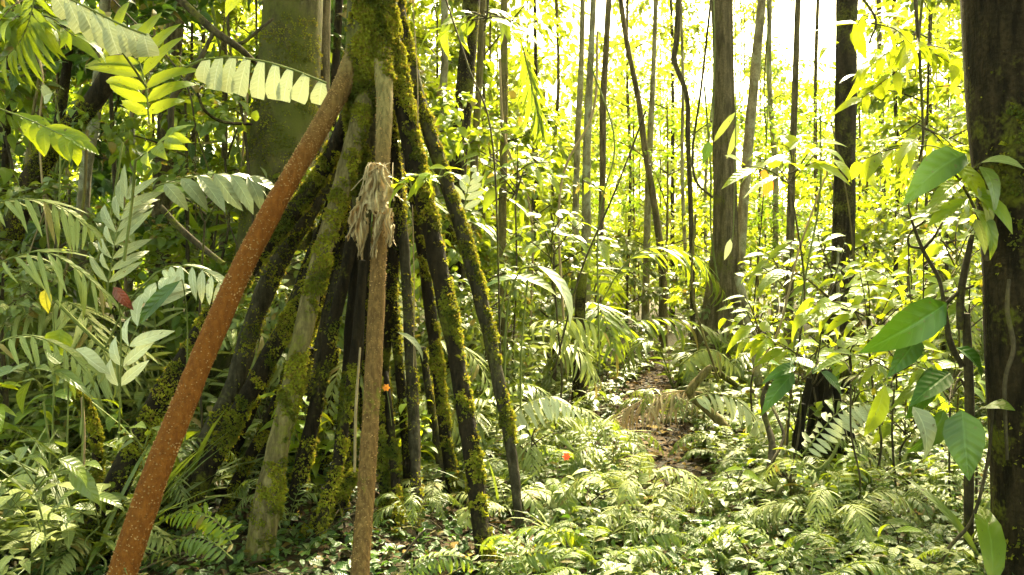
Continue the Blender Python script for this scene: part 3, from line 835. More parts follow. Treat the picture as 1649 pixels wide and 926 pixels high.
# a distant wood that reads as one mass
mb = MB(); r = np.random.default_rng(31)
n = 26000
ang = r.uniform(-.75, .75, n); Yd = r.uniform(31, 40, n)
x = np.tan(ang) * Yd
top = 8.5 - 3.5 * np.exp(-((x - 13) / 6) ** 2) + 2.5 * np.sin(x * .45) + 2.0 * np.sin(x * 1.1 + 2) + 1.2 * np.sin(x * 2.7)
uu = x / Yd
top = top * (1 - .25 * ((np.abs(uu - .10) < .04) | (np.abs(uu - .24) < .035) | (np.abs(uu - .42) < .07)))
z = r.random(n) ** 1.1 * top
b = np.stack([x, Yd, z], -1)
keep = pn(b, .9, 3) + .5 * pn(b, 2.1, 8) > -.25 + .25 * (z / 10)
b = b[keep]; n = len(b)
d = nrm(r.normal(0, 1, (n, 3)) + [0, 0, -.4])
L = r.uniform(.4, .8, n)
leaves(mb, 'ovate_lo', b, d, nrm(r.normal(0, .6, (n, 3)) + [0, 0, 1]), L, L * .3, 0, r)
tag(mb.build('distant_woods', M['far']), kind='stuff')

# ---- middle understory: darker saplings
ML = 'leafy sapling in the shade of the wood behind the stilt roots'
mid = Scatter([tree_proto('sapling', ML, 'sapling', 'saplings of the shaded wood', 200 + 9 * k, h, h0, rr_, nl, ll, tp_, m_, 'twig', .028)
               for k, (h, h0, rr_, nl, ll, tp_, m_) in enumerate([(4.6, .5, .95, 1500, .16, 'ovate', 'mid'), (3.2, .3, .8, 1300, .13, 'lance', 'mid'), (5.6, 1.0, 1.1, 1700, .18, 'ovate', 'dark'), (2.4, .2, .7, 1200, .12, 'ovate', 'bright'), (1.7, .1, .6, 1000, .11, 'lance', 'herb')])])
r = np.random.default_rng(22)
for (x, y, w, s_) in [
    (-4.6, 6.2, 0, 1), (-3.9, 7.6, 2, 1.1), (-3.0, 8.4, 0, 1), (-5.6, 8.0, 2, 1), (-2.1, 8.8, 2, 1.1), (-1.2, 8.2, 1, 1.1), (-6.3, 10, 2, 1.3), (-4.4, 10, 0, 1.3), (-2.6, 10.6, 2, 1.3), (-.9, 10.2, 0, 1.1),
    (-.1, 9.2, 1, 1), (.35, 7.6, 4, 1), (-.4, 7.0, 1, .9), (-3.6, 5.6, 4, 1), (-2.7, 6.4, 1, .9), (-1.9, 6.6, 4, 1.1), (.2, 11.2, 1, 1.1), (-7.4, 9.2, 0, 1.2), (-8.2, 12, 2, 1.4), (-5.5, 12.5, 2, 1.4),
    (1.6, 10.6, 4, 1), (2.9, 10.2, 3, .9), (3.9, 9.4, 3, 1), (4.9, 9.0, 0, .95), (5.3, 7.4, 3, 1.1), (4.1, 7.2, 4, 1.1), (3.3, 8.0, 4, .9), (5.9, 8.6, 0, 1.1), (6.6, 10, 1, 1.3), (4.5, 5.8, 3, .95),
    (-3.1, 4.7, 4, .8), (.9, 12.4, 3, 1), (3.5, 12.6, 3, 1.1), (5.6, 11.6, 3, 1.3), (2.35, 8.9, 4, .8), (-1.0, 5.6, 4, .7), (-.3, 5.9, 4, .75), (-1.7, 5.2, 4, .75)]:
    mid.put((x + r.normal(0, .1), y, float(ground_z(x, y))), r.uniform(0, 6.28), s_, which=w,
            label=ML if x < 1 else 'leafy sapling in the brighter wood beyond the path',
            group='saplings of the shaded wood' if x < 1 else 'saplings beyond the path')
mid.drop_unused()

# ------------------------------------------------------------------ traced tree trunks
CROWNS = [crown_mesh('crown', 300 + k, 0, 3.2, 2.6, 1900, .34, 'ovate_lo', [M['mid'], M['twig']], 9, .1) for k in range(3)]


def traced_tree(name, label, rows, bark, cat='tree', crown=None, moss=0, sides=14, rough=.06, group=None, flare=0, cr_scale=1.0, up_to=9.0, ridge=0, cover=.1):
    rows = sorted(rows, key=lambda q: -q[1])
    base = P(*rows[0][:3])
    root = thing(name, label, cat, (base[0], base[1], float(ground_z(base[0], base[1]))), group)
    pts, rad = px_path(rows, 14 if rows[0][2] < 7 else 8)
    g = float(ground_z(base[0], base[1]))
    if pts[0][2] > g - .05:
        k = 5
        low = np.array([[base[0], base[1], g - .1 + (pts[0][2] - g + .1) * q / k] for q in range(k)])
        pts = np.vstack([low, pts]); rad = np.concatenate([[rad[0]] * k, rad])
    if flare:
        rad = rad * (1 + flare * np.exp(-np.maximum(0, pts[:, 2] - g) / .35))
    if crown is not None and pts[-1][2] < up_to:
        dd = nrm(pts[-1] - pts[-5]); dd = nrm(dd + [0, 0, 2])
        st = (up_to - pts[-1][2]) / dd[2]
        ext = np.array([pts[-1] + dd * st * q for q in (.2, .4, .6, .8, 1)])
        rad = np.concatenate([rad, rad[-1] * np.linspace(.96, .6, 5)]); pts = np.vstack([pts, ext])
    mb = MB(); tube(mb, pts, rad, sides, rough=rough, nf=2, seed=rows[0][0] * .13, ridge=ridge)
    tk = local(root, mb.build('trunk', M[bark]))
    if moss:
        mb = MB(); moss_on(mb, pts, rad, moss, abs(int(rows[0][0])), cover=cover, bias=(.2, -.8, .4), size=(.008, .024), hi=.8)
        o = mb.build('moss', M['moss']); o.parent = tk
    if crown is not None:
        c = bpy.data.objects.new('crown', CROWNS[crown]); COL.objects.link(c); c.parent = root
        c.location = Vector(pts[-1] - [0, 0, 1.0]) - root.location
        c.scale = (cr_scale,) * 3; c.rotation_euler = (0, 0, rows[0][0] * .1)
    return root


traced_tree('rainforest_tree', 'stout mossy tree trunk standing behind the reddish stilt root', [(472, -60, 6.6, 92), (470, 60, 6.6, 96), (462, 160, 6.6, 102), (452, 280, 6.6, 108), (440, 420, 6.6, 118), (430, 600, 6.6, 150)], 'big_bark', crown=0, moss=5200, sides=60, flare=.3, cr_scale=1.3, up_to=10, cover=-.15)
traced_tree('rainforest_tree', 'dark thick trunk with flaking mossy bark, cut by the edge of the photo', [(1650, -60, 3.0, 176), (1652, 100, 3.0, 170), (1658, 260, 3.0, 160), (1668, 420, 3.0, 150), (1676, 600, 3.0, 146), (1690, 800, 3.0, 150), (1695, 1000, 3.0, 170)], 'dark_bark', crown=1, moss=5200, sides=72, rough=.05, flare=.1, cr_scale=1.2, up_to=7, cover=-.25, ridge=.04)
traced_tree('rainforest_tree', 'fluted brown trunk with flared base beside the leaning slim tree', [(1163, -40, 8.6, 27), (1165, 120, 8.6, 28), (1167, 280, 8.6, 31), (1168, 400, 8.6, 36), (1163, 480, 8.6, 48), (1158, 560, 8.6, 74)], 'brown_bark', crown=2, sides=40, ridge=.25, up_to=14)
traced_tree('slim_tree', 'slim greyish tree leaning against the fluted brown trunk', [(1230, -30, 8.9, 13), (1223, 40, 8.9, 14), (1209, 190, 8.9, 16), (1198, 320, 8.9, 16), (1190, 440, 8.9, 17), (1183, 560, 8.9, 18)], 'pale_bark', crown=0, up_to=14)
traced_tree('rainforest_tree', 'straight dark brown trunk against the white glare', [(1364, -40, 6.9, 32), (1362, 120, 6.9, 31), (1360, 250, 6.9, 31), (1358, 380, 6.9, 33), (1354, 520, 6.9, 38), (1350, 640, 6.9, 48)], 'dark_bark', crown=1, sides=18, up_to=13, ridge=.06)
traced_tree('slim_tree', 'pale slim trunk with white lichen, the outer one of a pair', [(939, -30, 9.4, 8), (936, 100, 9.4, 9), (930, 230, 9.4, 10), (926, 380, 9.4, 11), (924, 560, 9.4, 13)], 'pale_bark', crown=2, up_to=13)
traced_tree('slim_tree', 'pale brown slim trunk, the inner one of a pair', [(957, -30, 9.0, 9), (953, 60, 9.0, 10), (945, 240, 9.0, 13), (944, 380, 9.0, 16), (942, 500, 9.0, 17), (938, 600, 9.0, 20)], 'pale_bark', crown=None)
traced_tree('slim_tree', 'dark brown slim trunk just beyond the pale pair', [(982, -30, 10.4, 9), (976, 80, 10.4, 10), (971, 170, 10.4, 11), (970, 300, 10.4, 10), (964, 440, 10.4, 11), (962, 560, 10.4, 13)], 'brown_bark', crown=0, up_to=13)
traced_tree('slim_tree', 'thin crooked tree crossing in a narrow fork over the bright clearing', [(996, -30, 11, 8), (1008, 60, 11, 8), (1028, 160, 11, 9), (1040, 250, 11, 10), (1054, 330, 11, 11), (1066, 430, 11, 12), (1068, 540, 11, 14)], 'brown_bark', sides=8)
traced_tree('slim_tree', 'thin straight tree with white lichen patch below its fork', [(1057, -30, 11.4, 7), (1052, 120, 11.4, 8), (1046, 250, 11.4, 11), (1042, 380, 11.4, 11), (1038, 560, 11.4, 13)], 'pale_bark', sides=8)
traced_tree('rainforest_tree', 'dark trunk beside the upper end of the outer mossy root', [(762, -30, 7.8, 26), (754, 80, 7.8, 27), (744, 200, 7.8, 27), (736, 300, 7.8, 28), (730, 480, 7.8, 32)], 'dark_bark', crown=1, sides=16, moss=500, ridge=.08)
traced_tree('slim_tree', 'slim mossy pole of a tree between dark trunk and pale pair', [(812, -30, 7.2, 11), (812, 120, 7.2, 12), (811, 260, 7.2, 13), (809, 380, 7.2, 13), (812, 560, 7.2, 14)], 'tan_root', sides=10, moss=300)
traced_tree('slim_tree', 'lichen-spotted slim trunk close behind the dark trunk', [(716, -30, 8.4, 11), (716, 90, 8.4, 12), (710, 210, 8.4, 14), (702, 380, 8.4, 16)], 'pale_bark', sides=10)
traced_tree('slim_tree', 'thin greenish trunk touching the dark trunk', [(779, -30, 8.6, 10), (772, 120, 8.6, 11), (764, 260, 8.6, 13), (760, 450, 8.6, 14)], 'tan_root', sides=10)
traced_tree('rainforest_tree', 'brown trunk behind the pinnate leaves, split by a white gap', [(288, -30, 8.4, 26), (278, 80, 8.4, 26), (270, 180, 8.4, 28), (262, 320, 8.4, 30), (256, 480, 8.4, 34)], 'brown_bark', crown=2, sides=16, up_to=12)
traced_tree('leaning_tree', 'mossy dark tree leaning steeply through the palm fronds', [(190, 90, 5.8, 26), (160, 150, 5.8, 30), (110, 210, 5.8, 30), (62, 270, 5.8, 32), (30, 340, 5.8, 34), (8, 430, 5.8, 38), (-10, 560, 5.8, 46)], 'dark_bark', moss=1800, cover=.1)
traced_tree('slim_tree', 'white-barked slim tree rising behind the leaning mossy one', [(172, -20, 7.2, 16), (163, 90, 7.2, 18), (152, 190, 7.2, 18), (138, 280, 7.2, 18), (128, 420, 7.2, 20)], 'pale_bark', crown=0, sides=12, up_to=12)
traced_tree('slim_tree', 'dark thin tree at the edge of the shaded wood', [(118, -20, 7.8, 13), (106, 120, 7.8, 14), (92, 220, 7.8, 15), (74, 330, 7.8, 17), (60, 460, 7.8, 20)], 'dark_bark', crown=1, up_to=12)
traced_tree('slim_tree', 'crooked brown tree next to the dark thin one', [(70, 40, 7.4, 12), (62, 140, 7.4, 18), (52, 250, 7.4, 18), (42, 360, 7.4, 22)], 'brown_bark')
traced_tree('slim_tree', 'dark slender trunk behind the mossy stout trunk', [(548, -30, 7.5, 12), (541, 100, 7.5, 13), (533, 230, 7.5, 14), (528, 420, 7.5, 14)], 'dark_bark', sides=10)
traced_tree('slim_tree', 'fibrous brown trunk pressed against the mossy stout trunk', [(520, -30, 6.9, 26), (518, 90, 6.9, 26), (515, 230, 6.9, 28), (508, 420, 6.9, 32)], 'brown_bark', sides=14, ridge=.12)
traced_tree('slim_tree', 'thin dark pole seen between fluted and dark brown trunks', [(1286, -30, 8.0, 9), (1280, 150, 8.0, 10), (1274, 320, 8.0, 12), (1270, 560, 8.0, 14)], 'brown_bark', sides=9)
traced_tree('slim_tree', 'dark base of a tree under the drooping frond by the path', [(938, 440, 6.8, 16), (934, 500, 6.8, 18), (934, 560, 6.8, 20), (932, 660, 6.8, 26)], 'dark_bark', sides=12)
for k, (x0, x1, Y, w, lab) in enumerate([
    (1010, 1006, 14, 6, 'hair-thin pole in the bright gap between pair and fork'), (895, 892, 12, 7, 'thin pole just before the pale pair'), (1095, 1112, 10.5, 7, 'thin wavy tree between the fork and the fluted trunk'),
    (1440, 1438, 11, 8, 'thin pole past the dark brown trunk'), (1500, 1506, 12.5, 9, 'thin pole near the dark edge trunk'), (1318, 1322, 13, 8, 'thin pole before the dark brown trunk'),
    (1240, 1246, 12, 11, 'thin pole past the leaning slim tree'), (860, 864, 13, 8, 'thin pole over the large pale leaf'), (640, 636, 9.5, 9, 'thin pole glimpsed between the stilt roots'),
    (360, 352, 9.5, 12, 'thin pole behind the whitish jagged frond'), (215, 206, 9, 10, 'thin pole near the white-barked tree'), (20, 10, 8.5, 14, 'brown pole at the edge of the shaded wood'),
    (330, 340, 10.5, 9, 'thin dark pole far behind the bright pinnate leaf'), (1415, 1420, 15, 11, 'faint pole in the white glare'), (1145, 1140, 13, 6, 'slender pole next to the fluted trunk'),
    (1080, 1084, 15, 7, 'slender far pole in the clearing')]):
    traced_tree('slim_tree', lab, [(x0, -30, Y, w * .7), (x0 + 5 * math.sin(k), 130, Y, w * .75), ((x0 + x1) / 2 + 7 * math.cos(k * 2), 300, Y, w * .85), (x1, 560, Y, w)], ['twig', 'brown_bark', 'pale_bark', 'dark_bark'][k % 4], sides=7)

# canopy giants outside the frame: their crowns shade the near ground
r = np.random.default_rng(44)
CAN = [crown_mesh('crown', 330 + k, 0, 3.0, 3.3, 3600, .34, 'ovate_lo', [M['mid'], M['twig']], 12, .14) for k in range(2)]
for k, (x, y, zc, s_) in enumerate([(-10.5, 1.5, 8.0, 1.1), (-4.5, -2.5, 6.5, 1.1), (1.0, -4.5, 7.5, 1.1), (5.5, -1.5, 7.0, 1.1), (7.8, 2.6, 8.2, 1.0), (-13, 8.5, 9, 1.2), (10.5, 4.0, 8, 1.0)]):
    root = thing('canopy_tree', 'tall canopy tree shading the undergrowth from outside the view', 'tree', (x, y, 0), 'canopy trees around the viewer')
    mb = MB(); tube(mb, smooth_path([[x, y, -.2], [x + .1, y, zc * .5], [x, y, zc + 1.5]], 6), np.linspace(.24, .12, 13), 14, rough=.06)
    local(root, mb.build('trunk', M['brown_bark']))
    c = bpy.data.objects.new('crown', CAN[k % 2]); COL.objects.link(c); c.parent = root
    c.location = (0, 0, zc); c.scale = (s_,) * 3; c.rotation_euler = (0, 0, k * 1.3)

# ------------------------------------------------------------------ vines and branches
def vine(name, label, cat, rows, mat, sides=6, rough=.05, group=None, per=8):
    pts, rad = px_path(rows, per)
    mb = MB(); tube(mb, pts, rad, sides, rough=rough, seed=rows[0][0])
    return tag(mb.build(name, M[mat]), label, cat, group)


vine('branch', 'dark crooked branch hanging down to the stout mossy trunk', 'branch', [(278, -12, 5.6, 12), (310, 18, 5.6, 12), (345, 50, 5.6, 12), (378, 72, 5.6, 11), (402, 92, 5.7, 9), (420, 110, 5.9, 6)], 'twig', 8)
vine('branch', 'thin dark branch above the whitish jagged frond', 'branch', [(440, 30, 5.9, 4), (415, 50, 5.8, 5), (392, 68, 5.8, 6), (372, 74, 5.8, 6)], 'twig')
vine('vine', 'dark vine looping under the whitish jagged frond', 'vine', [(275, 210, 5.5, 9), (278, 160, 5.5, 10), (300, 130, 5.5, 9), (322, 95, 5.5, 8), (345, 50, 5.6, 6)], 'twig')
vine('vine', 'thin black vine sagging against the stout mossy trunk', 'vine', [(318, 150, 5.4, 4), (330, 178, 5.4, 5), (358, 196, 5.5, 5), (405, 200, 5.7, 5)], 'dark_bark')
vine('vine', 'greenish vine slanting down to the reddish root', 'vine', [(258, 332, 4.9, 9), (290, 368, 4.9, 11), (325, 398, 4.9, 10), (360, 425, 4.8, 8)], 'twig')
vine('vine', 'pale vine crossing the fern leaves beside the mossy root', 'vine', [(90, 485, 4.2, 5), (130, 525, 4.2, 6), (165, 558, 4.2, 6), (188, 580, 4.2, 5), (190, 640, 4.2, 5)], 'stem')
vine('vine', 'dark drooping vine loop in front of the fluted trunk', 'vine', [(1146, -10, 7.8, 4), (1128, 150, 7.8, 4), (1116, 235, 7.8, 4), (1120, 290, 7.8, 4), (1148, 318, 7.8, 4)], 'twig')
vine('vine', 'wavy dark vine hanging over the bright clearing', 'vine', [(1092, -10, 9, 7), (1090, 60, 9, 10), (1087, 100, 9, 8), (1106, 155, 9, 8), (1108, 230, 9, 8), (1112, 330, 9, 8), (1115, 470, 9, 9), (1116, 560, 9, 9)], 'twig')
vine('vine', 'thin string vine hanging before the walking palm roots', 'vine', [(664, -10, 3.7, 1.6), (672, 120, 3.7, 1.6), (673, 205, 3.7, 1.6)], 'straw', 4)
vine('vine', 'straight pale string vine beside the grey stilt root', 'vine', [(664, 330, 4.0, 1.6), (667, 470, 4.0, 1.8), (666, 590, 4.0, 1.8)], 'straw', 4)
vine('stick', 'straight pinkish dry stick leaning behind the brown root', 'stick', [(580, 560, 3.8, 3.5), (573, 660, 3.75, 5), (571, 760, 3.7, 4.5)], 'straw')
vine('vine', 'rough whitish vine climbing the dark brown trunk', 'vine', [(1350, 395, 6.6, 3), (1349, 440, 6.6, 5), (1350, 500, 6.6, 6), (1345, 570, 6.6, 6)], 'pale_bark')
vine('vine', 'curling root vine clinging to the dark edge trunk', 'vine', [(1625, 450, 2.85, 5), (1622, 500, 2.85, 7), (1632, 560, 2.85, 7), (1618, 620, 2.86, 6), (1622, 740, 2.87, 5)], 'twig')
vine('log', 'pale lichened log slanting down beside the fluted trunk', 'log', [(1188, 445, 7.2, 12), (1202, 500, 7.1, 14), (1215, 560, 7.0, 14), (1222, 620, 6.9, 14)], 'pale_bark', 10)
vine('curved_stem', 'thick green stem bending down beside the dead brown frond', 'stem', [(1135, 600, 5.7, 12), (1112, 632, 5.6, 14), (1140, 660, 5.5, 14), (1168, 690, 5.4, 15), (1182, 730, 5.3, 15), (1184, 768, 5.2, 15)], 'tan_root', 10, .1)
vine('mossy_stick', 'short yellow mossy stick at the top of the bent green stem', 'stick', [(1108, 634, 5.55, 14), (1120, 618, 5.55, 13), (1136, 598, 5.55, 11), (1146, 590, 5.55, 8)], 'tan_root', 8, .12)
vine('fallen_branch', 'dark short branch lying behind the bent green stem', 'branch', [(1148, 592, 5.9, 9), (1165, 606, 5.9, 10), (1188, 622, 5.9, 8)], 'dark_bark', 8)
vine('forked_stem', 'gnarled greenish stem rising from the ferns near the hollow stump', 'stem', [(1222, 905, 3.9, 14), (1220, 850, 3.95, 13), (1224, 800, 4.0, 12), (1240, 752, 4.1, 12), (1243, 712, 4.2, 11), (1232, 672, 4.3, 9), (1228, 640, 4.3, 7), (1238, 612, 4.3, 5)], 'twig', 9, .15)
vine('vine', 'dark vine spiralling up from the gnarled stem', 'vine', [(1243, 745, 4.0, 5), (1262, 705, 4.1, 5), (1252, 672, 4.2, 5), (1244, 650, 4.3, 6), (1262, 632, 4.3, 5)], 'twig')
vine('stump', 'dark rotten stump poking up among the low ferns', 'stump', [(1226, 915, 3.6, 16), (1248, 872, 3.65, 16), (1272, 838, 3.7, 16), (1296, 822, 3.75, 14)], 'dark_root', 10, .15)
vine('fallen_branch', 'mossy fallen branch slanting up out of the ferns', 'branch', [(1378, 822, 4.1, 10), (1410, 800, 4.2, 12), (1440, 786, 4.3, 10), (1468, 764, 4.4, 7)], 'tan_root', 8, .12)
vine('curved_stem', 'olive curved stem carrying the feathery white frond', 'stem', [(1284, 760, 4.2, 5), (1300, 748, 4.15, 5), (1318, 756, 4.1, 6), (1340, 735, 4.1, 6), (1354, 700, 4.12, 5), (1358, 676, 4.12, 4)], 'stem', 6)
vine('vine', 'thin bent vine at the foot of the broad-leaved shrub', 'vine', [(1515, 905, 3.0, 5), (1530, 880, 3.0, 6), (1566, 835, 3.0, 5), (1590, 745, 2.95, 5), (1600, 650, 2.9, 4)], 'twig')

# mossy sticks at the lower left
for rows, lab, nm in [([(108, 610, 3.7, 7), (128, 640, 3.7, 12), (150, 690, 3.7, 15), (158, 760, 3.7, 13), (170, 850, 3.6, 13)], 'bent dead stick wrapped in bright yellow moss', 2600),
                      ]:
    root = thing('mossy_stick', lab, 'stick', P(*rows[-1][:3]))
    pts, rad = px_path(rows, 8)
    mb = MB(); tube(mb, pts, rad, 8, rough=.12); st = local(root, mb.build('stem', M['dark_root']))
    mb = MB(); moss_on(mb, pts, rad, nm, 9, cover=.8, size=(.01, .024), clump=6)
    o = mb.build('moss', M['moss']); o.parent = root; o.matrix_parent_inverse = st.matrix_parent_inverse.copy()
vine('stick', 'thin pale dry stick upright beside the yellow mossy stick', 'stick', [(132, 640, 3.6, 4), (135, 700, 3.6, 5), (132, 790, 3.6, 6)], 'straw', 6)


# ------------------------------------------------------------------ small plants: prototypes
def fern_proto(name, label, seed, nf, L, llen, wid_, mat, tpl='lance_lo', n=22, arch=.5, group=None, parts=False, ang=65, cat='fern', rad_=.004, droop=.15):
    r = np.random.default_rng(seed)
    t = thing(name, label, cat, group=group)
    mb = MB()
    for k in range(nf):
        a = k * 2.4 + r.normal(0, .25); l = L * r.uniform(.7, 1.1); el = r.uniform(.35, 1.0) * arch * 2
        h = l * .55 * el
        pth = smooth_path([[0, 0, .01], [math.cos(a) * l * .38, math.sin(a) * l * .38, h], [math.cos(a) * l * .75, math.sin(a) * l * .75, h * 1.05], [math.cos(a) * l, math.sin(a) * l, h * .7 - .05 * l]], 5)
        if parts: mb = MB()
        frond(mb, pth, n, llen * r.uniform(.85, 1.1), wid_, r, tpl, ang, droop, rad=rad_)
        if parts:
            mb.build('frond', [M[mat], M['stem']], t)
    if not parts:
        mb.build('fronds', [M[mat], M['stem']], t)
    return t


def herb_proto(name, label, seed, nst, h, nl, ll, mat, tpl='ovate', group=None, cat='plant', wr=.28):
    """several stems with opposite leaves"""
    r = np.random.default_rng(seed)
    t = thing(name, label, cat, group=group)
    mb = MB()
    for k in range(nst):
        a = k * 2.4 + r.normal(0, .3); sp = r.uniform(.15, .75) * h if nst > 1 else .05
        hh = h * r.uniform(.6, 1.1)
        b0 = np.array([r.normal(0, .03), r.normal(0, .03), -.02])
        pth = smooth_path([b0, [math.cos(a) * sp * .4, math.sin(a) * sp * .4, hh * .6], [math.cos(a) * sp, math.sin(a) * sp, hh]], 5)
        tube(mb, pth, np.linspace(.004, .002, len(pth)), 5, 1, cap=False)
        for q in range(nl):
            f = (q + 1) / nl
            c = pth[min(len(pth) - 1, int(f * (len(pth) - 1)))]
            for sg in (0, PI):
                az = a + q * 1.57 + sg + r.normal(0, .3)
                d = np.array([math.cos(az), math.sin(az), r.uniform(-.15, .55)])
                l = ll * r.uniform(.65, 1.15) * (1 - .25 * abs(f - .6))
                leaves(mb, tpl, [c], [d], [[r.normal(0, .2), r.normal(0, .2), 1]], l, l * wr * r.uniform(.85, 1.2), 0, r)
    mb.build('foliage', [M[mat], M['stem']], t)
    return t


# scattering masks
def on_path(x, y, m=0.0):
    return abs(x - float(path_center(y))) < 0.33 + m and y > 3.9


LOWG = {
    'left': ('low broad-leaved herb in the thicket beside the reddish root', 'herbs beside the reddish root'),
    'mid': ('low broad-leaved herb growing beneath and behind the stilt roots', 'herbs around the stilt roots'),
    'right': ('low broad-leaved herb growing past the path', 'herbs past the path'),
    'near': ('low broad-leaved herb bordering the near path', 'herbs bordering the near path'),
}


def zone(x, y):
    u = x / y
    if u < -.42: return 'left'
    if u < -.02: return 'mid'
    if u < .26: return 'near'
    return 'right'


herbs = Scatter([herb_proto('herb', 'low herb', 400 + k, ns, h, nl, ll, m_, tp_, wr=wr_) for k, (ns, h, nl, ll, m_, tp_, wr_) in enumerate([
    (9, .26, 4, .11, 'herb', 'ovate', .27), (7, .38, 4, .15, 'herb', 'ovate', .25), (10, .2, 3, .085, 'herb', 'ovate', .3), (6, .5, 5, .17, 'mid', 'lance', .2), (8, .32, 4, .12, 'pale', 'ovate', .25), (5, .6, 5, .2, 'bright', 'ovate', .22)])])
r = np.random.default_rng(55)
placed = []
cnt = 0
tries = 0
while cnt < 290 and tries < 9000:
    tries += 1
    y = 2.7 + 6.8 * r.random() ** 1.25
    x = r.uniform(-.76, .76) * y
    if on_path(x, y, -.03 if y < 6 else -.1): continue
    if -1.95 < x < 0.05 and y < 4.25: continue
    if x < -1.2 and y < 3.3 and x / y > -.62: continue
    if -.2 < x < .38 and y < 3.85: continue
    if any((x - a) ** 2 + (y - b_) ** 2 < (0.15 + .03 * y) ** 2 for a, b_ in placed): continue
    zn = zone(x, y)
    w = int(r.choice([0, 1, 2, 3, 4, 5], p=[.26, .2, .2, .12, .14, .08]))
    if y < 3.7: w = int(r.choice([0, 2, 4])) if x > -1.3 else int(r.choice([0, 1, 4]))
    if zn == 'near' and w in (3, 5, 1): w = 2
    if y < 4.2 and zn in ('near', 'right') and r.random() < .45: continue
    placed.append((x, y)); cnt += 1
    lab, grp = LOWG[zn]
    herbs.put((x, y, float(ground_z(x, y))), r.uniform(0, 6.28), r.uniform(.8, 1.25) * (.58 if zn in ('near', 'right') and y < 4.6 else .7 if zn in ('near', 'right') and y < 6 else 1), lab, grp, which=w)
herbs.drop_unused()

FERNG = {
    'left': ('feathery fern in the thicket beside the reddish root', 'ferns beside the reddish root'),
    'mid': ('feathery fern at the feet of the stilt roots', 'ferns at the feet of the stilt roots'),
    'right': ('feathery fern on the forest floor past the path', 'ferns past the path'),
    'near': ('feathery fern spreading over the near path', 'ferns spreading over the near path'),
}
ferns = Scatter([fern_proto('fern', 'fern', 500 + k, nf, L, ll, w_, m_, n=n_, arch=ar) for k, (nf, L, ll, w_, m_, n_, ar) in enumerate([
    (9, .42, .075, .008, 'fern', 24, .45), (7, .55, .10, .010, 'fern', 24, .5), (11, .32, .055, .007, 'fern', 22, .35), (8, .5, .12, .013, 'pale', 18, .5)])])
r = np.random.default_rng(66)
placed = []; cnt = tries = 0
while cnt < 150 and tries < 8000:
    tries += 1
    y = 2.75 + 4.2 * r.random() ** 1.5
    x = r.uniform(-.6, .76) * y
    if r.random() < .45: y = 2.75 + 1.6 * r.random(); x = r.uniform(-.1, .5) * y
    if on_path(x, y, .0) and y > 4.4: continue
    if -1.95 < x < -0.05 and y < 4.2: continue
    if zone(x, y) in ('near', 'right') and y < 4 and r.random() < .4: continue
    if -.2 < x < .3 and 3.2 < y < 3.95: continue
    if any((x - a) ** 2 + (y - b_) ** 2 < .22 ** 2 for a, b_ in placed): continue
    placed.append((x, y)); cnt += 1
    lab, grp = FERNG[zone(x, y)]
    w = int(r.choice([0, 1, 2, 3], p=[.35, .2, .3, .15]))
    ferns.put((x, y, float(ground_z(x, y)) + .02), r.uniform(0, 6.28), r.uniform(.6, 1.05) * (.88 if y < 4.6 else 1), lab, grp, which=w)
ferns.drop_unused()

# ground cover between them
mb = MB(); r = np.random.default_rng(77); n = 30000
y = 2.6 + 9 * r.random(n) ** 1.3; x = r.uniform(-.8, .8, n) * y
ok = (np.abs(x - path_center(y)) > .26 + .12 * r.random(n)) | (y < 3.7) | (r.random(n) < .03)
x, y = x[ok], y[ok]; n = len(x)
h = r.uniform(.01, .14, n) * np.where((x > -1.9) & (x < .2) & (y < 4.2), .45, 1)
b = np.stack([x, y, ground_z(x, y) + h], -1)
a = r.uniform(0, 2 * PI, n)
d = np.stack([np.cos(a), np.sin(a), r.normal(.15, .3, n)], -1)
L = r.uniform(.03, .075, n)
leaves(mb, 'ovate_lo', b, d, nrm(np.stack([r.normal(0, .4, n), r.normal(0, .4, n), np.ones(n)], -1)), L, L * .3, 0, r)
tag(mb.build('ground_cover', M['dark']), kind='stuff')  # dark leaf colour puts shade into the gaps between the plants

# ---- plants of long narrow arching leaves
def strap_proto(seed, nl, L, w_, mat):
    r = np.random.default_rng(seed)
    t = thing('narrow_leaved_plant', 'narrow leaved plant', 'plant')
    mb = MB()
    for k in range(nl):
        a = k * 2.4 + r.normal(0, .3); e = r.uniform(.5, 2.2)
        leaves(mb, 'linear', [[r.normal(0, .015), r.normal(0, .015), 0]], [[math.cos(a), math.sin(a), e]], [[-math.cos(a) * .6, -math.sin(a) * .6, .8]], L * r.uniform(.6, 1.15), w_ * r.uniform(.7, 1.2), 0, r)
    mb.build('foliage', [M[mat]], t)
    return t


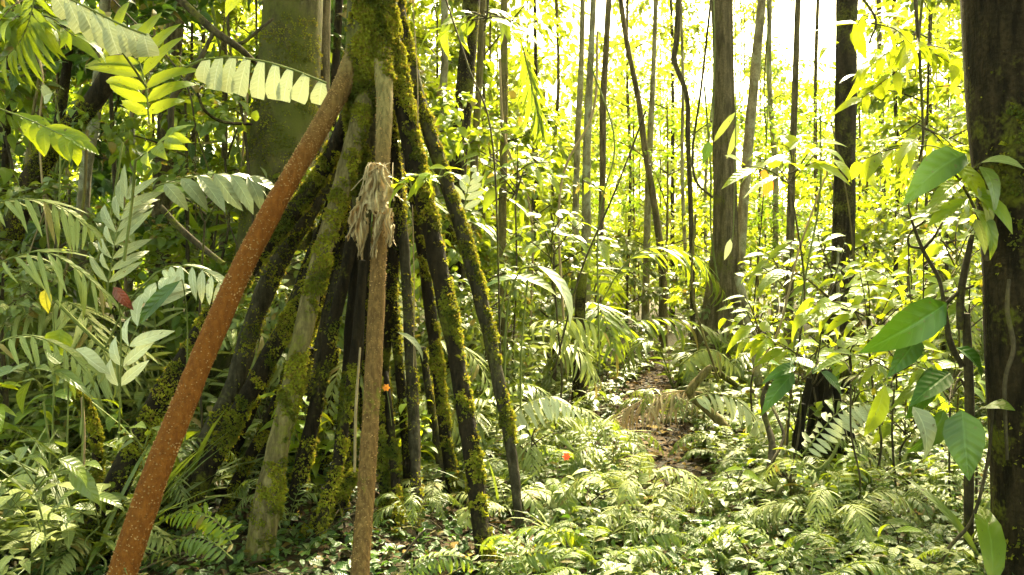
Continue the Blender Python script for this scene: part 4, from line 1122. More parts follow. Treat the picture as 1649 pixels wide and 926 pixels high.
straps = Scatter([strap_proto(700, 16, .55, .012, 'pale'), strap_proto(701, 12, .8, .016, 'herb'), strap_proto(702, 20, .4, .009, 'mid')])
r = np.random.default_rng(91)
for k in range(95):
    left_ = k % 5 < 3
    y = r.uniform(3.2, 7.5)
    x = r.uniform(-.72, -.34) * y if left_ else r.uniform(-.02, .72) * y
    if on_path(x, y, .1) or (-1.8 < x < -.1 and y < 3.9): continue
    straps.put((x, y, float(ground_z(x, y))), r.uniform(0, 6.28), r.uniform(.7, 1.2) * (.6 if y < 4.2 and not left_ else 1),
               'tuft of narrow arching leaves in the thicket beside the reddish root' if left_ else 'tuft of narrow arching leaves near or past the path', 'narrow-leaved tufts of the thicket' if left_ else 'narrow-leaved tufts by the path')
straps.drop_unused()
mb = MB(); r = np.random.default_rng(92)
for k in range(420):
    y = 2.8 + 6 * r.random(); x = r.uniform(-.7, .7) * y; a = r.uniform(0, 6.28); L = r.uniform(.12, .5); z = float(ground_z(x, y)) + .015
    p0 = np.array([x, y, z]); p1 = p0 + [math.cos(a) * L, math.sin(a) * L, r.uniform(.0, .12)]
    tube(mb, smooth_path([p0, (p0 + p1) / 2 + r.normal(0, .02, 3) + [0, 0, .02], p1], 4), r.uniform(.002, .006), 5, 0, cap=False)
tag(mb.build('fallen_twigs', M['twig']), kind='stuff')
# thin lianas and bare stems threading the shaded wood
r = np.random.default_rng(93)
for k in range(34):
    Y = r.uniform(4.4, 8.5); px = r.uniform(-20, 480) if k % 3 else r.uniform(700, 1500)
    y0 = r.uniform(-40, 350); w = r.uniform(2, 5)
    lean = r.normal(0, 90)
    vine('liana', 'thin liana threading through the shaded wood' if k % 3 else 'thin liana threading through the brighter wood', 'liana',
         [(px, y0, Y, w), (px + lean * .4 + r.normal(0, 15), y0 + 130, Y, w), (px + lean * .7 + r.normal(0, 20), y0 + 260, Y, w), (px + lean, 600, Y, w)], ['stem', 'twig', 'straw', 'tan_root'][k % 4], 5, .05,
         'lianas of the shaded wood' if k % 3 else 'lianas of the brighter wood')

# ---- small palms
palms = Scatter([fern_proto('understory_palm', 'small palm', 600 + k, nf, L, ll, w_, m_, 'linear', n_, ar, parts=True, ang=60, cat='palm', rad_=.008, droop=.3) for k, (nf, L, ll, w_, m_, n_, ar) in enumerate([
    (8, 1.3, .34, .016, 'pale', 20, .75), (9, 1.6, .42, .02, 'mid', 20, .8), (7, .9, .24, .013, 'herb', 18, .7)])])
for x, y, s_, w, lab in [
    (-3.35, 4.9, 1.0, 0, 'pale narrow-leaved palm arching over the thicket at the leaning tree'), (-2.5, 5.3, 1.05, 0, 'pale palm behind the dark root under the reddish one'), (-4.6, 6.6, 1.3, 1, 'large green palm deep in the shaded wood'),
    (-3.6, 7.2, 1.6, 1, 'tall green palm before the stout mossy trunk'), (-.95, 5.3, .9, 0, 'pale palm showing between the stilt roots'), (-.25, 5.3, .8, 2, 'small palm past the outermost stilt root'),
    (-.1, 6.5, 1.0, 0, 'whitish palm between outermost root and pale pair of trunks'), (1.75, 7.9, 1.05, 2, 'feathery small palm at the end of the path'), (2.6, 7.4, .9, 2, 'feathery small palm at the foot of the fluted trunk'),
    (3.2, 5.9, .8, 2, 'small palm hiding the hollow stump'), (4.2, 6.6, .9, 0, 'pale small palm below the dark brown trunk'), (3.3, 4.3, .6, 2, 'little palm under the broad-leaved shrub'),
    (.62, 4.7, .5, 2, 'little palm just past the dark tip of the outermost root'), (1.75, 4.5, .48, 2, 'little palm in front of the bent green stem'), (2.35, 3.75, .42, 2, 'little palm near the mossy fallen branch'),
    (.62, 3.75, .36, 0, 'little pale palm at the near edge of the path'), (1.55, 3.55, .36, 0, 'little pale palm before the gnarled stem'), (.05, 4.9, .5, 0, 'little pale palm behind the outermost root'), (1.3, 6.3, .5, 2, 'little palm overhanging the path by the dead brown frond'),
    (-1.15, 3.75, .34, 2, 'little palm between tan and crooked roots'), (-.5, 3.75, .3, 2, 'little palm between brown and grey roots'),
    (-2.0, 4.0, .55, 2, 'little green palm at the foot of the crooked root'), (-1.8, 7.3, 1.5, 1, 'green palm seen through the gaps of the roots'), (.55, 8.2, 1.2, 1, 'green palm before the pale pair of trunks')]:
    palms.put((x, y, float(ground_z(x, y))), x * 3.1, s_, lab, which=w)
palms.drop_unused()


# ------------------------------------------------------------------ traced fronds and big leaves
def path_frond(label, rows, n, lpx, wpx, mat, tpl='linear', ang=60, droop=.25, up=(0, -.5, 1), name='palm_frond', cat='palm frond', seed=1, rad=1.5, start=.1, stem='stem', prof=None, stalk=None, vee=.1, jitter=.1):
    pts = np.array([P(*q) for q in rows]); Ym = np.mean([q[2] for q in rows])
    root = thing(name, label, cat, pts[0])
    pth = smooth_path(pts, 6)
    mb = MB()
    frond(mb, pth, n, lpx / FPX * Ym, wpx / FPX * Ym * .5, np.random.default_rng(seed), tpl, ang, droop, up=up, rad=rad / FPX * Ym, start=start, prof=prof, vee=vee, jitter=jitter)
    local(root, mb.build('leaflets', [M[mat], M[stem]]))
    if stalk:
        sp = smooth_path([P(*q) for q in stalk], 6)
        mb = MB(); tube(mb, sp, rad / FPX * Ym * 1.2, 6)
        local(root, mb.build('stalk', M[stem]))
    return root


flat = lambda a: 0.75 + 0.25 * np.sin(PI * a)
# whitish jagged frond in front of the stout trunk: leaflets hang on one side
def comb_frond(label, rows, n, lpx, wpx, mat, down=(-.35, 0, -1), seed=3, name='palm_frond', stalk=None, stem='stem', two=False, tpl='fish'):
    r = np.random.default_rng(seed)
    pts = np.array([P(*q) for q in rows]); Ym = np.mean([q[2] for q in rows]); k = Ym / FPX
    root = thing(name, label, 'palm frond', pts[0])
    pth = smooth_path(pts, 6); s = np.linspace(0, 1, len(pth)); t = np.linspace(.05, .97, n)
    pos = np.stack([np.interp(t, s, pth[:, j]) for j in range(3)], -1)
    mb = MB(); tube(mb, pth, 1.8 * k, 5, 1, cap=False)
    lp = .65 + .45 * np.sin(PI * t ** .8)
    d = np.array(down) + r.normal(0, .08, (n, 3))
    leaves(mb, tpl, pos, d, np.array([0.0, -1, .3]) + r.normal(0, .15, (n, 3)), lpx * k * lp, wpx * k * .5, 0, r)
    if two:
        T, _, _ = frames(pth)
        leaves(mb, tpl, pos, -np.array(down) * [-.4, 1, .35] + [0, .6, 0] + r.normal(0, .1, (n, 3)), [0, 0, 1], lpx * k * lp * .8, wpx * k * .5, 0, r)
    local(root, mb.build('leaflets', [M[mat], M[stem]]))
    if stalk:
        mb = MB(); tube(mb, smooth_path([P(*q) for q in stalk], 6), 2.2 * k, 6)
        local(root, mb.build('stalk', M[stem]))
    return root


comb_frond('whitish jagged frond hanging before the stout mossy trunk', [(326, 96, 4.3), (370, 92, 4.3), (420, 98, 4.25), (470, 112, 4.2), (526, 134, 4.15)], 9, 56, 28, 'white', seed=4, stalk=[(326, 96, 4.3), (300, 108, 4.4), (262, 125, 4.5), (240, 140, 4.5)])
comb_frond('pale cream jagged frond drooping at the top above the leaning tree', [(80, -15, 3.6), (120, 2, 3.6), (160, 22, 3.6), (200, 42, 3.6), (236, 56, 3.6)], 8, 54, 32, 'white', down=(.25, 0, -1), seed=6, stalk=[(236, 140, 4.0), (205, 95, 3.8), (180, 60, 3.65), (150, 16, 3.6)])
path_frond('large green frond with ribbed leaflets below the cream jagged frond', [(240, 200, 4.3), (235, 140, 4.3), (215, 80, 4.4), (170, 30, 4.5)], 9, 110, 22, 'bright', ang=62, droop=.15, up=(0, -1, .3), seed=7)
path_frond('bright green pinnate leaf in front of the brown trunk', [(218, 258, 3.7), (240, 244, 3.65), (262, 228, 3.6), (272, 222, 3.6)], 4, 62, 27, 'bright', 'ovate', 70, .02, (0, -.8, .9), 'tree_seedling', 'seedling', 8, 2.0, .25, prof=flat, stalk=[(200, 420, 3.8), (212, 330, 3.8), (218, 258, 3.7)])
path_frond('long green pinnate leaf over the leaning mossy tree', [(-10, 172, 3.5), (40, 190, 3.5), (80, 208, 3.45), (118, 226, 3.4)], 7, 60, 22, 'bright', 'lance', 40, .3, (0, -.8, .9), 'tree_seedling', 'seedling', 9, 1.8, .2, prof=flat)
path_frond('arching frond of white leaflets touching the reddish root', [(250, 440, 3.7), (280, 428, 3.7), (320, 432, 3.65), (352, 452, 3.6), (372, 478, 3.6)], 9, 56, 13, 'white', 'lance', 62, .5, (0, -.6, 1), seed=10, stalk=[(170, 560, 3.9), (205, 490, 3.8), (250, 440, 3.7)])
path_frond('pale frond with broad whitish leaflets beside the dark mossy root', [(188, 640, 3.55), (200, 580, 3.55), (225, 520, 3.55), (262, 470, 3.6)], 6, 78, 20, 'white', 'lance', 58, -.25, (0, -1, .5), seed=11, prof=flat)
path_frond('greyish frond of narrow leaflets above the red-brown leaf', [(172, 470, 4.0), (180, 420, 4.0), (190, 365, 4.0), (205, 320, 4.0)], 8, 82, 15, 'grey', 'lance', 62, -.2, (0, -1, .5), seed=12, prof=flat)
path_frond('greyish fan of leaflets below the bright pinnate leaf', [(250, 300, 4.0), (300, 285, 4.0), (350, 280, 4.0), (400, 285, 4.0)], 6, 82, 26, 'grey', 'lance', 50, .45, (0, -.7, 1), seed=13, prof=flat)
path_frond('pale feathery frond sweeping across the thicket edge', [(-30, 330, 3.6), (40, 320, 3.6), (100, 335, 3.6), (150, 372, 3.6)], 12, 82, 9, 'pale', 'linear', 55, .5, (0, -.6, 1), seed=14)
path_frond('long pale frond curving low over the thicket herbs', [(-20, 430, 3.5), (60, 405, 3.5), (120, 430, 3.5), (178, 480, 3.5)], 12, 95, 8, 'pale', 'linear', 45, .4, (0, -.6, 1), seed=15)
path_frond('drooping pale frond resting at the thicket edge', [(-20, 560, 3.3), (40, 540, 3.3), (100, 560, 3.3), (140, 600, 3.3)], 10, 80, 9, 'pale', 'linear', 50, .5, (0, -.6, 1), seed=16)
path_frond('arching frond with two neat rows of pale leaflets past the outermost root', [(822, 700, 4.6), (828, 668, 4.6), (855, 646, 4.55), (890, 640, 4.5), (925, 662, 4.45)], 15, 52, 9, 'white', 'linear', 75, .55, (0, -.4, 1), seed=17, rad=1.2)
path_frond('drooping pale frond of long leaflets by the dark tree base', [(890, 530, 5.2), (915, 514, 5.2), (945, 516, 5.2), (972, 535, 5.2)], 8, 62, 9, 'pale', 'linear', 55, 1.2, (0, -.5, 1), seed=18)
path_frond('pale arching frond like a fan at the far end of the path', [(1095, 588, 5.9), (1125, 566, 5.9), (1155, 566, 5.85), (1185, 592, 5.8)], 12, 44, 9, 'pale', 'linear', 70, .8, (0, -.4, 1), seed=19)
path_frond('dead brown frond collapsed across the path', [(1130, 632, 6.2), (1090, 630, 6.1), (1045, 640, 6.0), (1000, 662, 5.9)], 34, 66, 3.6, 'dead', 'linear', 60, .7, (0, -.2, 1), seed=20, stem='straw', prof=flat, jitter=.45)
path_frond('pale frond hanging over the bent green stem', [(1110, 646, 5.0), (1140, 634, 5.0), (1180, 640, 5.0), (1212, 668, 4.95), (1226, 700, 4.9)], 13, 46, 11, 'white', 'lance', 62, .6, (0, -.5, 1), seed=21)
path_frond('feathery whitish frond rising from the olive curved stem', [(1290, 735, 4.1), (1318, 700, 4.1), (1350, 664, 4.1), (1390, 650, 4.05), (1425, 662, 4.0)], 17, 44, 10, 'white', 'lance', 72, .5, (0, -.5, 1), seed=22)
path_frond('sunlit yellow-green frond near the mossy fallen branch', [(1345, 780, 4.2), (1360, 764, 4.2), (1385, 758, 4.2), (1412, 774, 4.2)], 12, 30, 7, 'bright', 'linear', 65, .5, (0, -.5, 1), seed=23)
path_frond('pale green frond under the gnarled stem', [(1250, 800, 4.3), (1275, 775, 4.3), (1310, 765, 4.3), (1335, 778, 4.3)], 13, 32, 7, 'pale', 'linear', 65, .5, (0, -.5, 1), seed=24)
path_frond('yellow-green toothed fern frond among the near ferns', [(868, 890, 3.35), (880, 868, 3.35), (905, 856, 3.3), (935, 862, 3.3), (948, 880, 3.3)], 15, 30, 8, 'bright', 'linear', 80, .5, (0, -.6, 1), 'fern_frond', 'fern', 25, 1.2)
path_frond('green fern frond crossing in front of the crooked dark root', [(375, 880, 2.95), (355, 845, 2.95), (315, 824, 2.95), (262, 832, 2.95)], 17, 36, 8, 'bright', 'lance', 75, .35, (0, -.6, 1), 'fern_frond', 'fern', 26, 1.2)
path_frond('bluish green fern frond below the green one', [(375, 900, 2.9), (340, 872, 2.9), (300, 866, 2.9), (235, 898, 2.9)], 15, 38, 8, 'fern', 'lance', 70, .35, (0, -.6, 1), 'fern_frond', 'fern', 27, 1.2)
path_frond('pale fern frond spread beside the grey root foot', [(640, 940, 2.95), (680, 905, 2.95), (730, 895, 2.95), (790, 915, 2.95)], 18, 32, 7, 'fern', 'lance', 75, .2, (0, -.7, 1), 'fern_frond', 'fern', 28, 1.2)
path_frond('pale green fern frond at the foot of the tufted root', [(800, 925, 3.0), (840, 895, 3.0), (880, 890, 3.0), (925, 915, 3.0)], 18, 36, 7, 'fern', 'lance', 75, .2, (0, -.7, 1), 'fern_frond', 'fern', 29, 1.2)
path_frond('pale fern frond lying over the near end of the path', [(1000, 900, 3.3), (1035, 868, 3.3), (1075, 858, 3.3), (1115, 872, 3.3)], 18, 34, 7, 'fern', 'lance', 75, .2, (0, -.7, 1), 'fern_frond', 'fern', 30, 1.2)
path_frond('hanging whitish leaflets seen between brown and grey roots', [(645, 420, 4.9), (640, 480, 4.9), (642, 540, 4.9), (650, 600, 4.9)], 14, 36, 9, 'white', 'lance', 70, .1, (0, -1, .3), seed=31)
path_frond('pale frond of ladder leaflets over the dark path side foliage', [(740, 380, 5.6), (750, 320, 5.6), (762, 275, 5.6)], 8, 34, 11, 'white', 'lance', 65, -.1, (0, -1, .3), seed=32)
path_frond('dark fine frond hanging from above near the fork trees', [(838, 60, 6.0), (850, 110, 6.0), (862, 165, 6.0), (872, 210, 6.0)], 20, 66, 4, 'mid', 'linear', 45, .9, (0, -1, .3), seed=33)
path_frond('green frond hanging at the top beside the cream frond', [(60, -30, 4.0), (48, 30, 4.0), (30, 70, 4.0), (-10, 110, 4.0)], 14, 80, 13, 'mid', 'linear', 55, .2, (0, -1, .4), seed=34)


# traced leaf plants: one stem mesh and each big leaf a part
def leaf_plant(name, label, cat, stems, lvs, stem_mat='stem', base=None):
    """lvs: (x0,y0,x1,y1,Y0,Y1,width px,material,tpl,up)"""
    allp = [P(*q[:3]) for s_ in stems for q in s_] + [P(l[0], l[1], l[4]) for l in lvs]
    b0 = min(allp, key=lambda q: q[2]) if base is None else base
    root = thing(name, label, cat, b0)
    if stems:
        mb = MB()
        for s_ in stems:
            pts, rad = px_path(s_, 6); tube(mb, pts, rad, 7, rough=.06, seed=s_[0][0])
        local(root, mb.build('stem', M[stem_mat]))
    for (x0, y0, x1, y1, Y0, Y1, w, mat, tpl, up) in lvs:
        A, B_ = P(x0, y0, Y0), P(x1, y1, Y1); L = float(np.linalg.norm(B_ - A))
        mb = MB()
        leaves(mb, tpl, [A], [B_ - A], [up], L * 1.05, w * .5 / FPX * (Y0 + Y1) / 2, 0, np.random.default_rng(abs(int(x0 + y0))))
        local(root, mb.build('leaf', M[mat]))
    return root


F_ = (0, -1, .4); U_ = (0, -.55, .9); FL_ = (.3, -1, .2); FR_ = (-.5, -1, .2)
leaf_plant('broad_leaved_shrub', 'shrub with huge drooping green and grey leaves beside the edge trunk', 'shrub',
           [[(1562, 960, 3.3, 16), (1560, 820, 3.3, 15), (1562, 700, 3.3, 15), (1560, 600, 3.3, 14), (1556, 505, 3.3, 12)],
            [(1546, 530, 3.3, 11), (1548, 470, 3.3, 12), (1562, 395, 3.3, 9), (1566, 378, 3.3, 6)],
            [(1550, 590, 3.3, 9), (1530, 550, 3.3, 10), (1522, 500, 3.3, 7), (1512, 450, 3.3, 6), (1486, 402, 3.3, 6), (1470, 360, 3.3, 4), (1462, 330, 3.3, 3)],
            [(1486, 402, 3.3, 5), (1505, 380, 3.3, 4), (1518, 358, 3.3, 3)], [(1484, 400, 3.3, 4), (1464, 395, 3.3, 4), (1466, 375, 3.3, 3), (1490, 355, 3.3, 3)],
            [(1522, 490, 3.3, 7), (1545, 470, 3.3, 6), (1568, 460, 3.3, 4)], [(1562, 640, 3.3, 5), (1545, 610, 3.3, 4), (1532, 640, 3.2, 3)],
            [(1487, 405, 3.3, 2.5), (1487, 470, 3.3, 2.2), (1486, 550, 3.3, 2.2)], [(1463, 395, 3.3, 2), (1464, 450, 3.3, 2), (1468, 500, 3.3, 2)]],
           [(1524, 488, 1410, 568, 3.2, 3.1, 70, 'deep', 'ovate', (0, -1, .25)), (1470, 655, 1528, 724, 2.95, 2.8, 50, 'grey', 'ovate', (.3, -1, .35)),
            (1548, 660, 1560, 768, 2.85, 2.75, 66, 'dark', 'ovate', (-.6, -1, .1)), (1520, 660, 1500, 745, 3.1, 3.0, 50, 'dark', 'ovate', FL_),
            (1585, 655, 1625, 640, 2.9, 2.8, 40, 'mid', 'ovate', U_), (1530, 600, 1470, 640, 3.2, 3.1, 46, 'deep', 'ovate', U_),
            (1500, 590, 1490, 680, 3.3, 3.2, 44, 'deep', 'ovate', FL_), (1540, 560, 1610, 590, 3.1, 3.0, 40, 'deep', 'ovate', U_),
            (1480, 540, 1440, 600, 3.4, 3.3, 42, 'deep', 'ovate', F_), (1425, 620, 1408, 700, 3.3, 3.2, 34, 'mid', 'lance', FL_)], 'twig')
leaf_plant('strap_leaved_plant', 'upright glossy green strap leaf beside the foot of the edge trunk', 'plant', [],
           [(1598, 950, 1614, 765, 2.8, 2.85, 40, 'bright', 'lance', (-.3, -1, 0)), (1520, 760, 1500, 720, 3.1, 3.2, 18, 'mid', 'lance', F_), (1580, 900, 1490, 745, 3.1, 3.2, 16, 'fern', 'lance', F_)])
leaf_plant('sapling', 'sapling spreading large dark green leaf against the white glare', 'sapling',
           [[(1590, 420, 3.0, 7), (1575, 350, 3.0, 5), (1545, 290, 3.0, 4), (1520, 265, 3.0, 3)], [(1545, 290, 3.0, 3), (1580, 262, 2.95, 3), (1610, 250, 2.9, 2)]],
           [(1555, 248, 1462, 282, 3.0, 2.9, 62, 'dark', 'ovate', (0, -.8, .8)), (1540, 262, 1600, 320, 3.0, 2.8, 38, 'bright', 'ovate', U_), (1548, 290, 1500, 318, 3.0, 2.8, 30, 'bright', 'ovate', U_),
            (1580, 262, 1649, 240, 2.9, 2.8, 26, 'pale', 'lance', U_), (1578, 268, 1630, 300, 2.9, 2.7, 30, 'herb', 'ovate', U_), (1560, 310, 1655, 330, 2.9, 2.7, 28, 'bright', 'lance', U_),
            (1560, 320, 1500, 345, 2.9, 2.8, 26, 'bright', 'lance', U_), (1565, 335, 1640, 372, 2.9, 2.7, 30, 'mid', 'lance', U_), (1550, 330, 1478, 326, 2.95, 2.8, 22, 'bright', 'lance', U_), (1570, 352, 1602, 395, 2.9, 2.8, 26, 'pale', 'ovate', U_), (1575, 300, 1620, 350, 2.9, 2.75, 28, 'pale', 'ovate', F_)], 'twig')
r = np.random.default_rng(88)
for (cx, cy, Y, n_, sp, L_, mat, lab) in [
    (1275, 250, 4.6, 24, 75, 58, 'bright', 'sapling with bright translucent leaves beside the fluted trunk'),
    (1400, 70, 4.2, 8, 70, 70, 'bright', 'bright overhanging spray of leaves across the dark brown trunk'),
    (1475, 120, 4.8, 90, 105, 40, 'bright', 'glowing spray of leaves between dark brown and edge trunks'),
    (1480, 260, 4.5, 44, 95, 42, 'bright', 'low glowing spray in front of the edge trunk'),
    (1400, 480, 4.4, 60, 105, 46, 'bright', 'bright shrub at the foot of the dark brown trunk'),
    (1310, 540, 4.7, 60, 105, 44, 'bright', 'yellow-green shrub over the hollow stump'),
    (1335, 410, 5.3, 40, 95, 40, 'mid', 'green sapling before the dark brown trunk'),
    (1262, 420, 5.6, 30, 80, 38, 'mid', 'green sapling past the fluted trunk'),
    (1290, 590, 4.0, 7, 46, 70, 'deep', 'large-leaved seedling hanging over the hollow stump'),
    (1370, 570, 3.8, 8, 60, 62, 'mid', 'seedling with eaten leaves above the hollow stump'),
    (1470, 440, 5.0, 46, 95, 42, 'bright', 'lush yellow-green sapling between dark brown and edge trunks'),
    (1225, 500, 5.2, 34, 70, 36, 'bright', 'yellow-green sapling before the foot of the fluted trunk'),
    (1460, 650, 4.8, 30, 70, 40, 'mid', 'leafy green sapling past the hollow stump'),
    (1530, 600, 4.0, 26, 70, 50, 'mid', 'leafy sapling behind the huge-leaved shrub'),
    (1560, 480, 3.9, 40, 80, 44, 'mid', 'leafy sapling beside the foot of the edge trunk'),
    (1440, 560, 4.3, 40, 85, 42, 'bright', 'dense bright sapling behind the huge drooping leaf'),
    (1540, 380, 4.2, 40, 85, 40, 'bright', 'bright sapling against the edge trunk at eye height'),
    (1285, 660, 4.7, 14, 45, 34, 'mid', 'drooping-leaved seedling half covering the hollow stump'),
    (1375, 640, 4.7, 16, 45, 34, 'mid', 'dark seedling pressed against the side of the hollow stump'),
    (1310, 690, 4.9, 16, 45, 30, 'mid', 'leafy creeper shoot over the face of the hollow stump'),
    (1460, 900, 3.1, 12, 60, 52, 'mid', 'green seedling just before the strap-leaved plant'),
    (1270, 760, 4.1, 12, 50, 40, 'pale', 'pale seedling under the white feathery frond'),
    (1010, 850, 3.5, 14, 55, 36, 'herb', 'herb beside the pale fern over the near path'),
    (880, 790, 4.4, 12, 45, 36, 'herb', 'broad pale herb at the tip of the outermost root'),
    (1150, 900, 3.2, 10, 50, 40, 'pale', 'pale seedling at the near end of the path'),
    (1400, 760, 4.3, 14, 55, 38, 'bright', 'yellow-green seedling behind the mossy fallen branch'),
    (1210, 880, 3.3, 12, 55, 44, 'herb', 'whitish-leaved seedling at the foot of the gnarled stem'),
    (1340, 870, 3.4, 12, 60, 40, 'mid', 'green seedling between rotten stump and mossy fallen branch'),
    (1080, 770, 4.2, 14, 45, 34, 'pale', 'pale seedling growing in the middle of the path'),
    (950, 780, 3.9, 14, 55, 36, 'pale', 'pale feathery seedling beside the red flower'),
    (560, 880, 3.6, 12, 45, 34, 'mid', 'seedling between the brown root and the tan root foot'),
    (700, 800, 4.3, 16, 50, 36, 'bright', 'bright seedling behind the tufted root'),
    (420, 640, 4.9, 20, 60, 34, 'pale', 'pale seedling seen through the left half of the root cone'),
    (160, 800, 3.2, 14, 60, 48, 'herb', 'herb at the base of the yellow mossy stick'),
    (1180, 770, 4.0, 7, 40, 40, 'bright', 'pale green seedling next to the gnarled stem'),
    (700, 280, 3.45, 8, 34, 40, 'bright', 'bright green epiphyte rooted among the upper stilt roots'),
    (664, 290, 3.40, 6, 26, 46, 'bright', 'leafy epiphyte with one bluish leaf beside the dead leaf'),
    (860, 700, 4.4, 10, 60, 34, 'herb', 'pale herb just past the tip of the outermost root'),
    (1450, 860, 3.4, 9, 60, 52, 'mid', 'broad green seedling before the mossy fallen branch'),
    (890, 370, 5.6, 26, 80, 48, 'mid', 'green sapling with long leaves before the pale pair'),
    (830, 260, 6.2, 34, 85, 42, 'mid', 'dark green sapling behind the outermost root'),
    (780, 50, 5.6, 20, 70, 54, 'mid', 'overhanging dark leaves near the top of the dark trunk'),
    (40, 60, 4.2, 34, 90, 58, 'mid', 'overhanging dark green leaves over the thicket'),
    (70, 600, 3.4, 10, 60, 60, 'herb', 'broad pale herb in the thicket corner'),
    (60, 740, 3.0, 12, 80, 66, 'herb', 'broad-leaved herb at the thicket edge close by'),
    (230, 700, 3.35, 7, 50, 50, 'herb', 'herb squeezed between mossy stick and reddish root'),
    (330, 300, 4.4, 9, 70, 60, 'mid', 'green sapling leaning over the thicket beside the reddish root')]:
    stems = []; lvs = []
    b0 = P(cx, cy + sp * .9, Y)
    nb = int(min(9, 3 + n_ // 6)); per_ = int(math.ceil(n_ / nb))
    down = 'overhang' in lab or 'spray' in lab
    for q in range(nb):
        a = -PI * (q + .5) / nb + r.normal(0, .15)
        y0 = cy - sp * .7 if down else cy + sp * .8
        t0 = r.uniform(.0, .8)
        sx, sy = cx + r.normal(0, 3), y0 + (cy - y0) * t0 * .9
        ex, ey = cx + math.cos(a) * sp * r.uniform(.75, 1.15), cy - (math.sin(a) + .45) * -sp * .75 * r.uniform(.7, 1.1)
        Yq = Y + r.uniform(-.45, .45) * sp / 80
        mx_, my_ = (sx + ex) / 2 + r.normal(0, 5), (sy + ey) / 2 - 8
        stems.append([(sx, sy, Y, 2.6), (mx_, my_, (Y + Yq) / 2, 1.9), (ex, ey, Yq, 1.1)])
        for w in range(per_):
            f = (w + .6) / per_ * .85 + .18
            lx = (1 - f) ** 2 * sx + 2 * f * (1 - f) * mx_ + f * f * ex; ly = (1 - f) ** 2 * sy + 2 * f * (1 - f) * my_ + f * f * ey; lY = Y + (Yq - Y) * f
            sd = 1 if w % 2 else -1
            th = math.atan2(ey - sy, ex - sx) + sd * r.uniform(.4, 1.2)
            l = L_ * r.uniform(.6, 1.15)
            lvs.append((lx, ly, lx + l * math.cos(th), ly + l * math.sin(th) * .6 + l * .22, lY, lY + r.uniform(-.16, .12), l * r.uniform(.34, .5), mat, 'ovate', (r.normal(0, .35), -r.uniform(.1, .8), 1)))
    hz = float(ground_z(b0[0], b0[1]))
    rows = [(cx + r.normal(0, 5), cy + sp * .8, Y, 4.5)]
    nm = 'epiphyte' if 'epiphyte' in lab else ('leaf_spray' if 'overhang' in lab or 'spray' in lab else ('sapling' if 'sapling' in lab else 'seedling'))
    if nm in ('sapling', 'seedling') and b0[2] > .15:
        pyg = cy + sp * .8 + b0[2] * FPX / Y
        stems.insert(0, [(cx, cy + sp * .8, Y, 3), (cx + r.normal(0, 9), cy + sp * .8 + (pyg - cy - sp * .8) * .35, Y, 3.2), (cx + r.normal(0, 9), cy + sp * .8 + (pyg - cy - sp * .8) * .7, Y, 3.6), (cx + r.normal(0, 6), pyg + 8, Y, 4.2)])
    if nm == 'leaf_spray':
        stems.insert(0, [(cx, cy, Y, 3), (cx + 6, cy - sp * .7, Y, 4), (cx + r.normal(0, 30), min(-60, cy - sp * 2), Y + .2, 7)])
    leaf_plant(nm, lab, 'plant' if nm in ('epiphyte', 'seedling') else ('branch' if nm == 'leaf_spray' else 'sapling'), stems, lvs, 'twig' if (Y > 4 or cx > 800) else 'stem')

# single remarkable leaves
def single(name, label, cat, l, stalk=None):
    (x0, y0, x1, y1, Y0, Y1, w, mat, tpl, up) = l
    A, B_ = P(x0, y0, Y0), P(x1, y1, Y1); L = float(np.linalg.norm(B_ - A))
    mb = MB(); leaves(mb, tpl, [A], [B_ - A], [up], L * 1.05, w * .5 / FPX * Y0, 0, np.random.default_rng(abs(int(x0))))
    if stalk is None and 'lying' not in label:
        if Y0 > 5 or y0 < 0:
            stalk = [(x0, y0, Y0, 1.4), (x0 + 5, y0 - 18, Y0, 1.6), (x0 + 9, (y0 - 40) * .5, Y0 + .05, 2), (x0 + 6, -60, Y0 + .1, 2.4)]
        else:
            stalk = [(x0, y0, Y0, 1.6), (x0 + 5, y0 + 6, Y0 + .03, 1.8), (x0 + 12, y0 + 80, Y0 + .1, 2.4), (x0 + 8, y0 + 260, Y0 + .1, 3)]
    if stalk:
        pts, rad = px_path(stalk, 6); tube(mb, pts, rad, 5, 1)
    return tag(mb.build(name, [M[mat], M['stem']]), label, cat)


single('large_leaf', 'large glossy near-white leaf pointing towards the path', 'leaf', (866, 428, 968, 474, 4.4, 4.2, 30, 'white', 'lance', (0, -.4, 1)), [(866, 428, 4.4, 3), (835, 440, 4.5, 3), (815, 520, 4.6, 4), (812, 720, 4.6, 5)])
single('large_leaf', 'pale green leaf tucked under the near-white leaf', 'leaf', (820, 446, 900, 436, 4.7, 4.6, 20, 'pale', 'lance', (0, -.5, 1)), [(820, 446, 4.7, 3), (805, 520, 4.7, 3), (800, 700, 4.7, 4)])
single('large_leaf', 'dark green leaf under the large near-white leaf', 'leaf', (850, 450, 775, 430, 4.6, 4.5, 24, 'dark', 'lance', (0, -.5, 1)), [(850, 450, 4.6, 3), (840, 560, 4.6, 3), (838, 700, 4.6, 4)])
single('narrow_leaf', 'silvery narrow leaf lying across the grey root', 'leaf', (640, 535, 702, 552, 3.55, 3.5, 14, 'grey', 'lance', (0, -.6, 1)))
single('fallen_leaf', 'red-brown leaf hanging over the pale fronds', 'leaf', (183, 462, 212, 500, 3.4, 3.38, 20, 'red', 'ovate', (.2, -1, .3)))
single('large_leaf', 'dark green folded leaf behind the white leaflets', 'leaf', (290, 452, 205, 520, 3.55, 3.5, 26, 'dark', 'lance', (0, -1, .5)))
single('large_leaf', 'green leaf with yellow patch over the thicket herbs', 'leaf', (98, 530, 88, 580, 3.4, 3.38, 50, 'mid', 'ovate', (.2, -1, .3)))
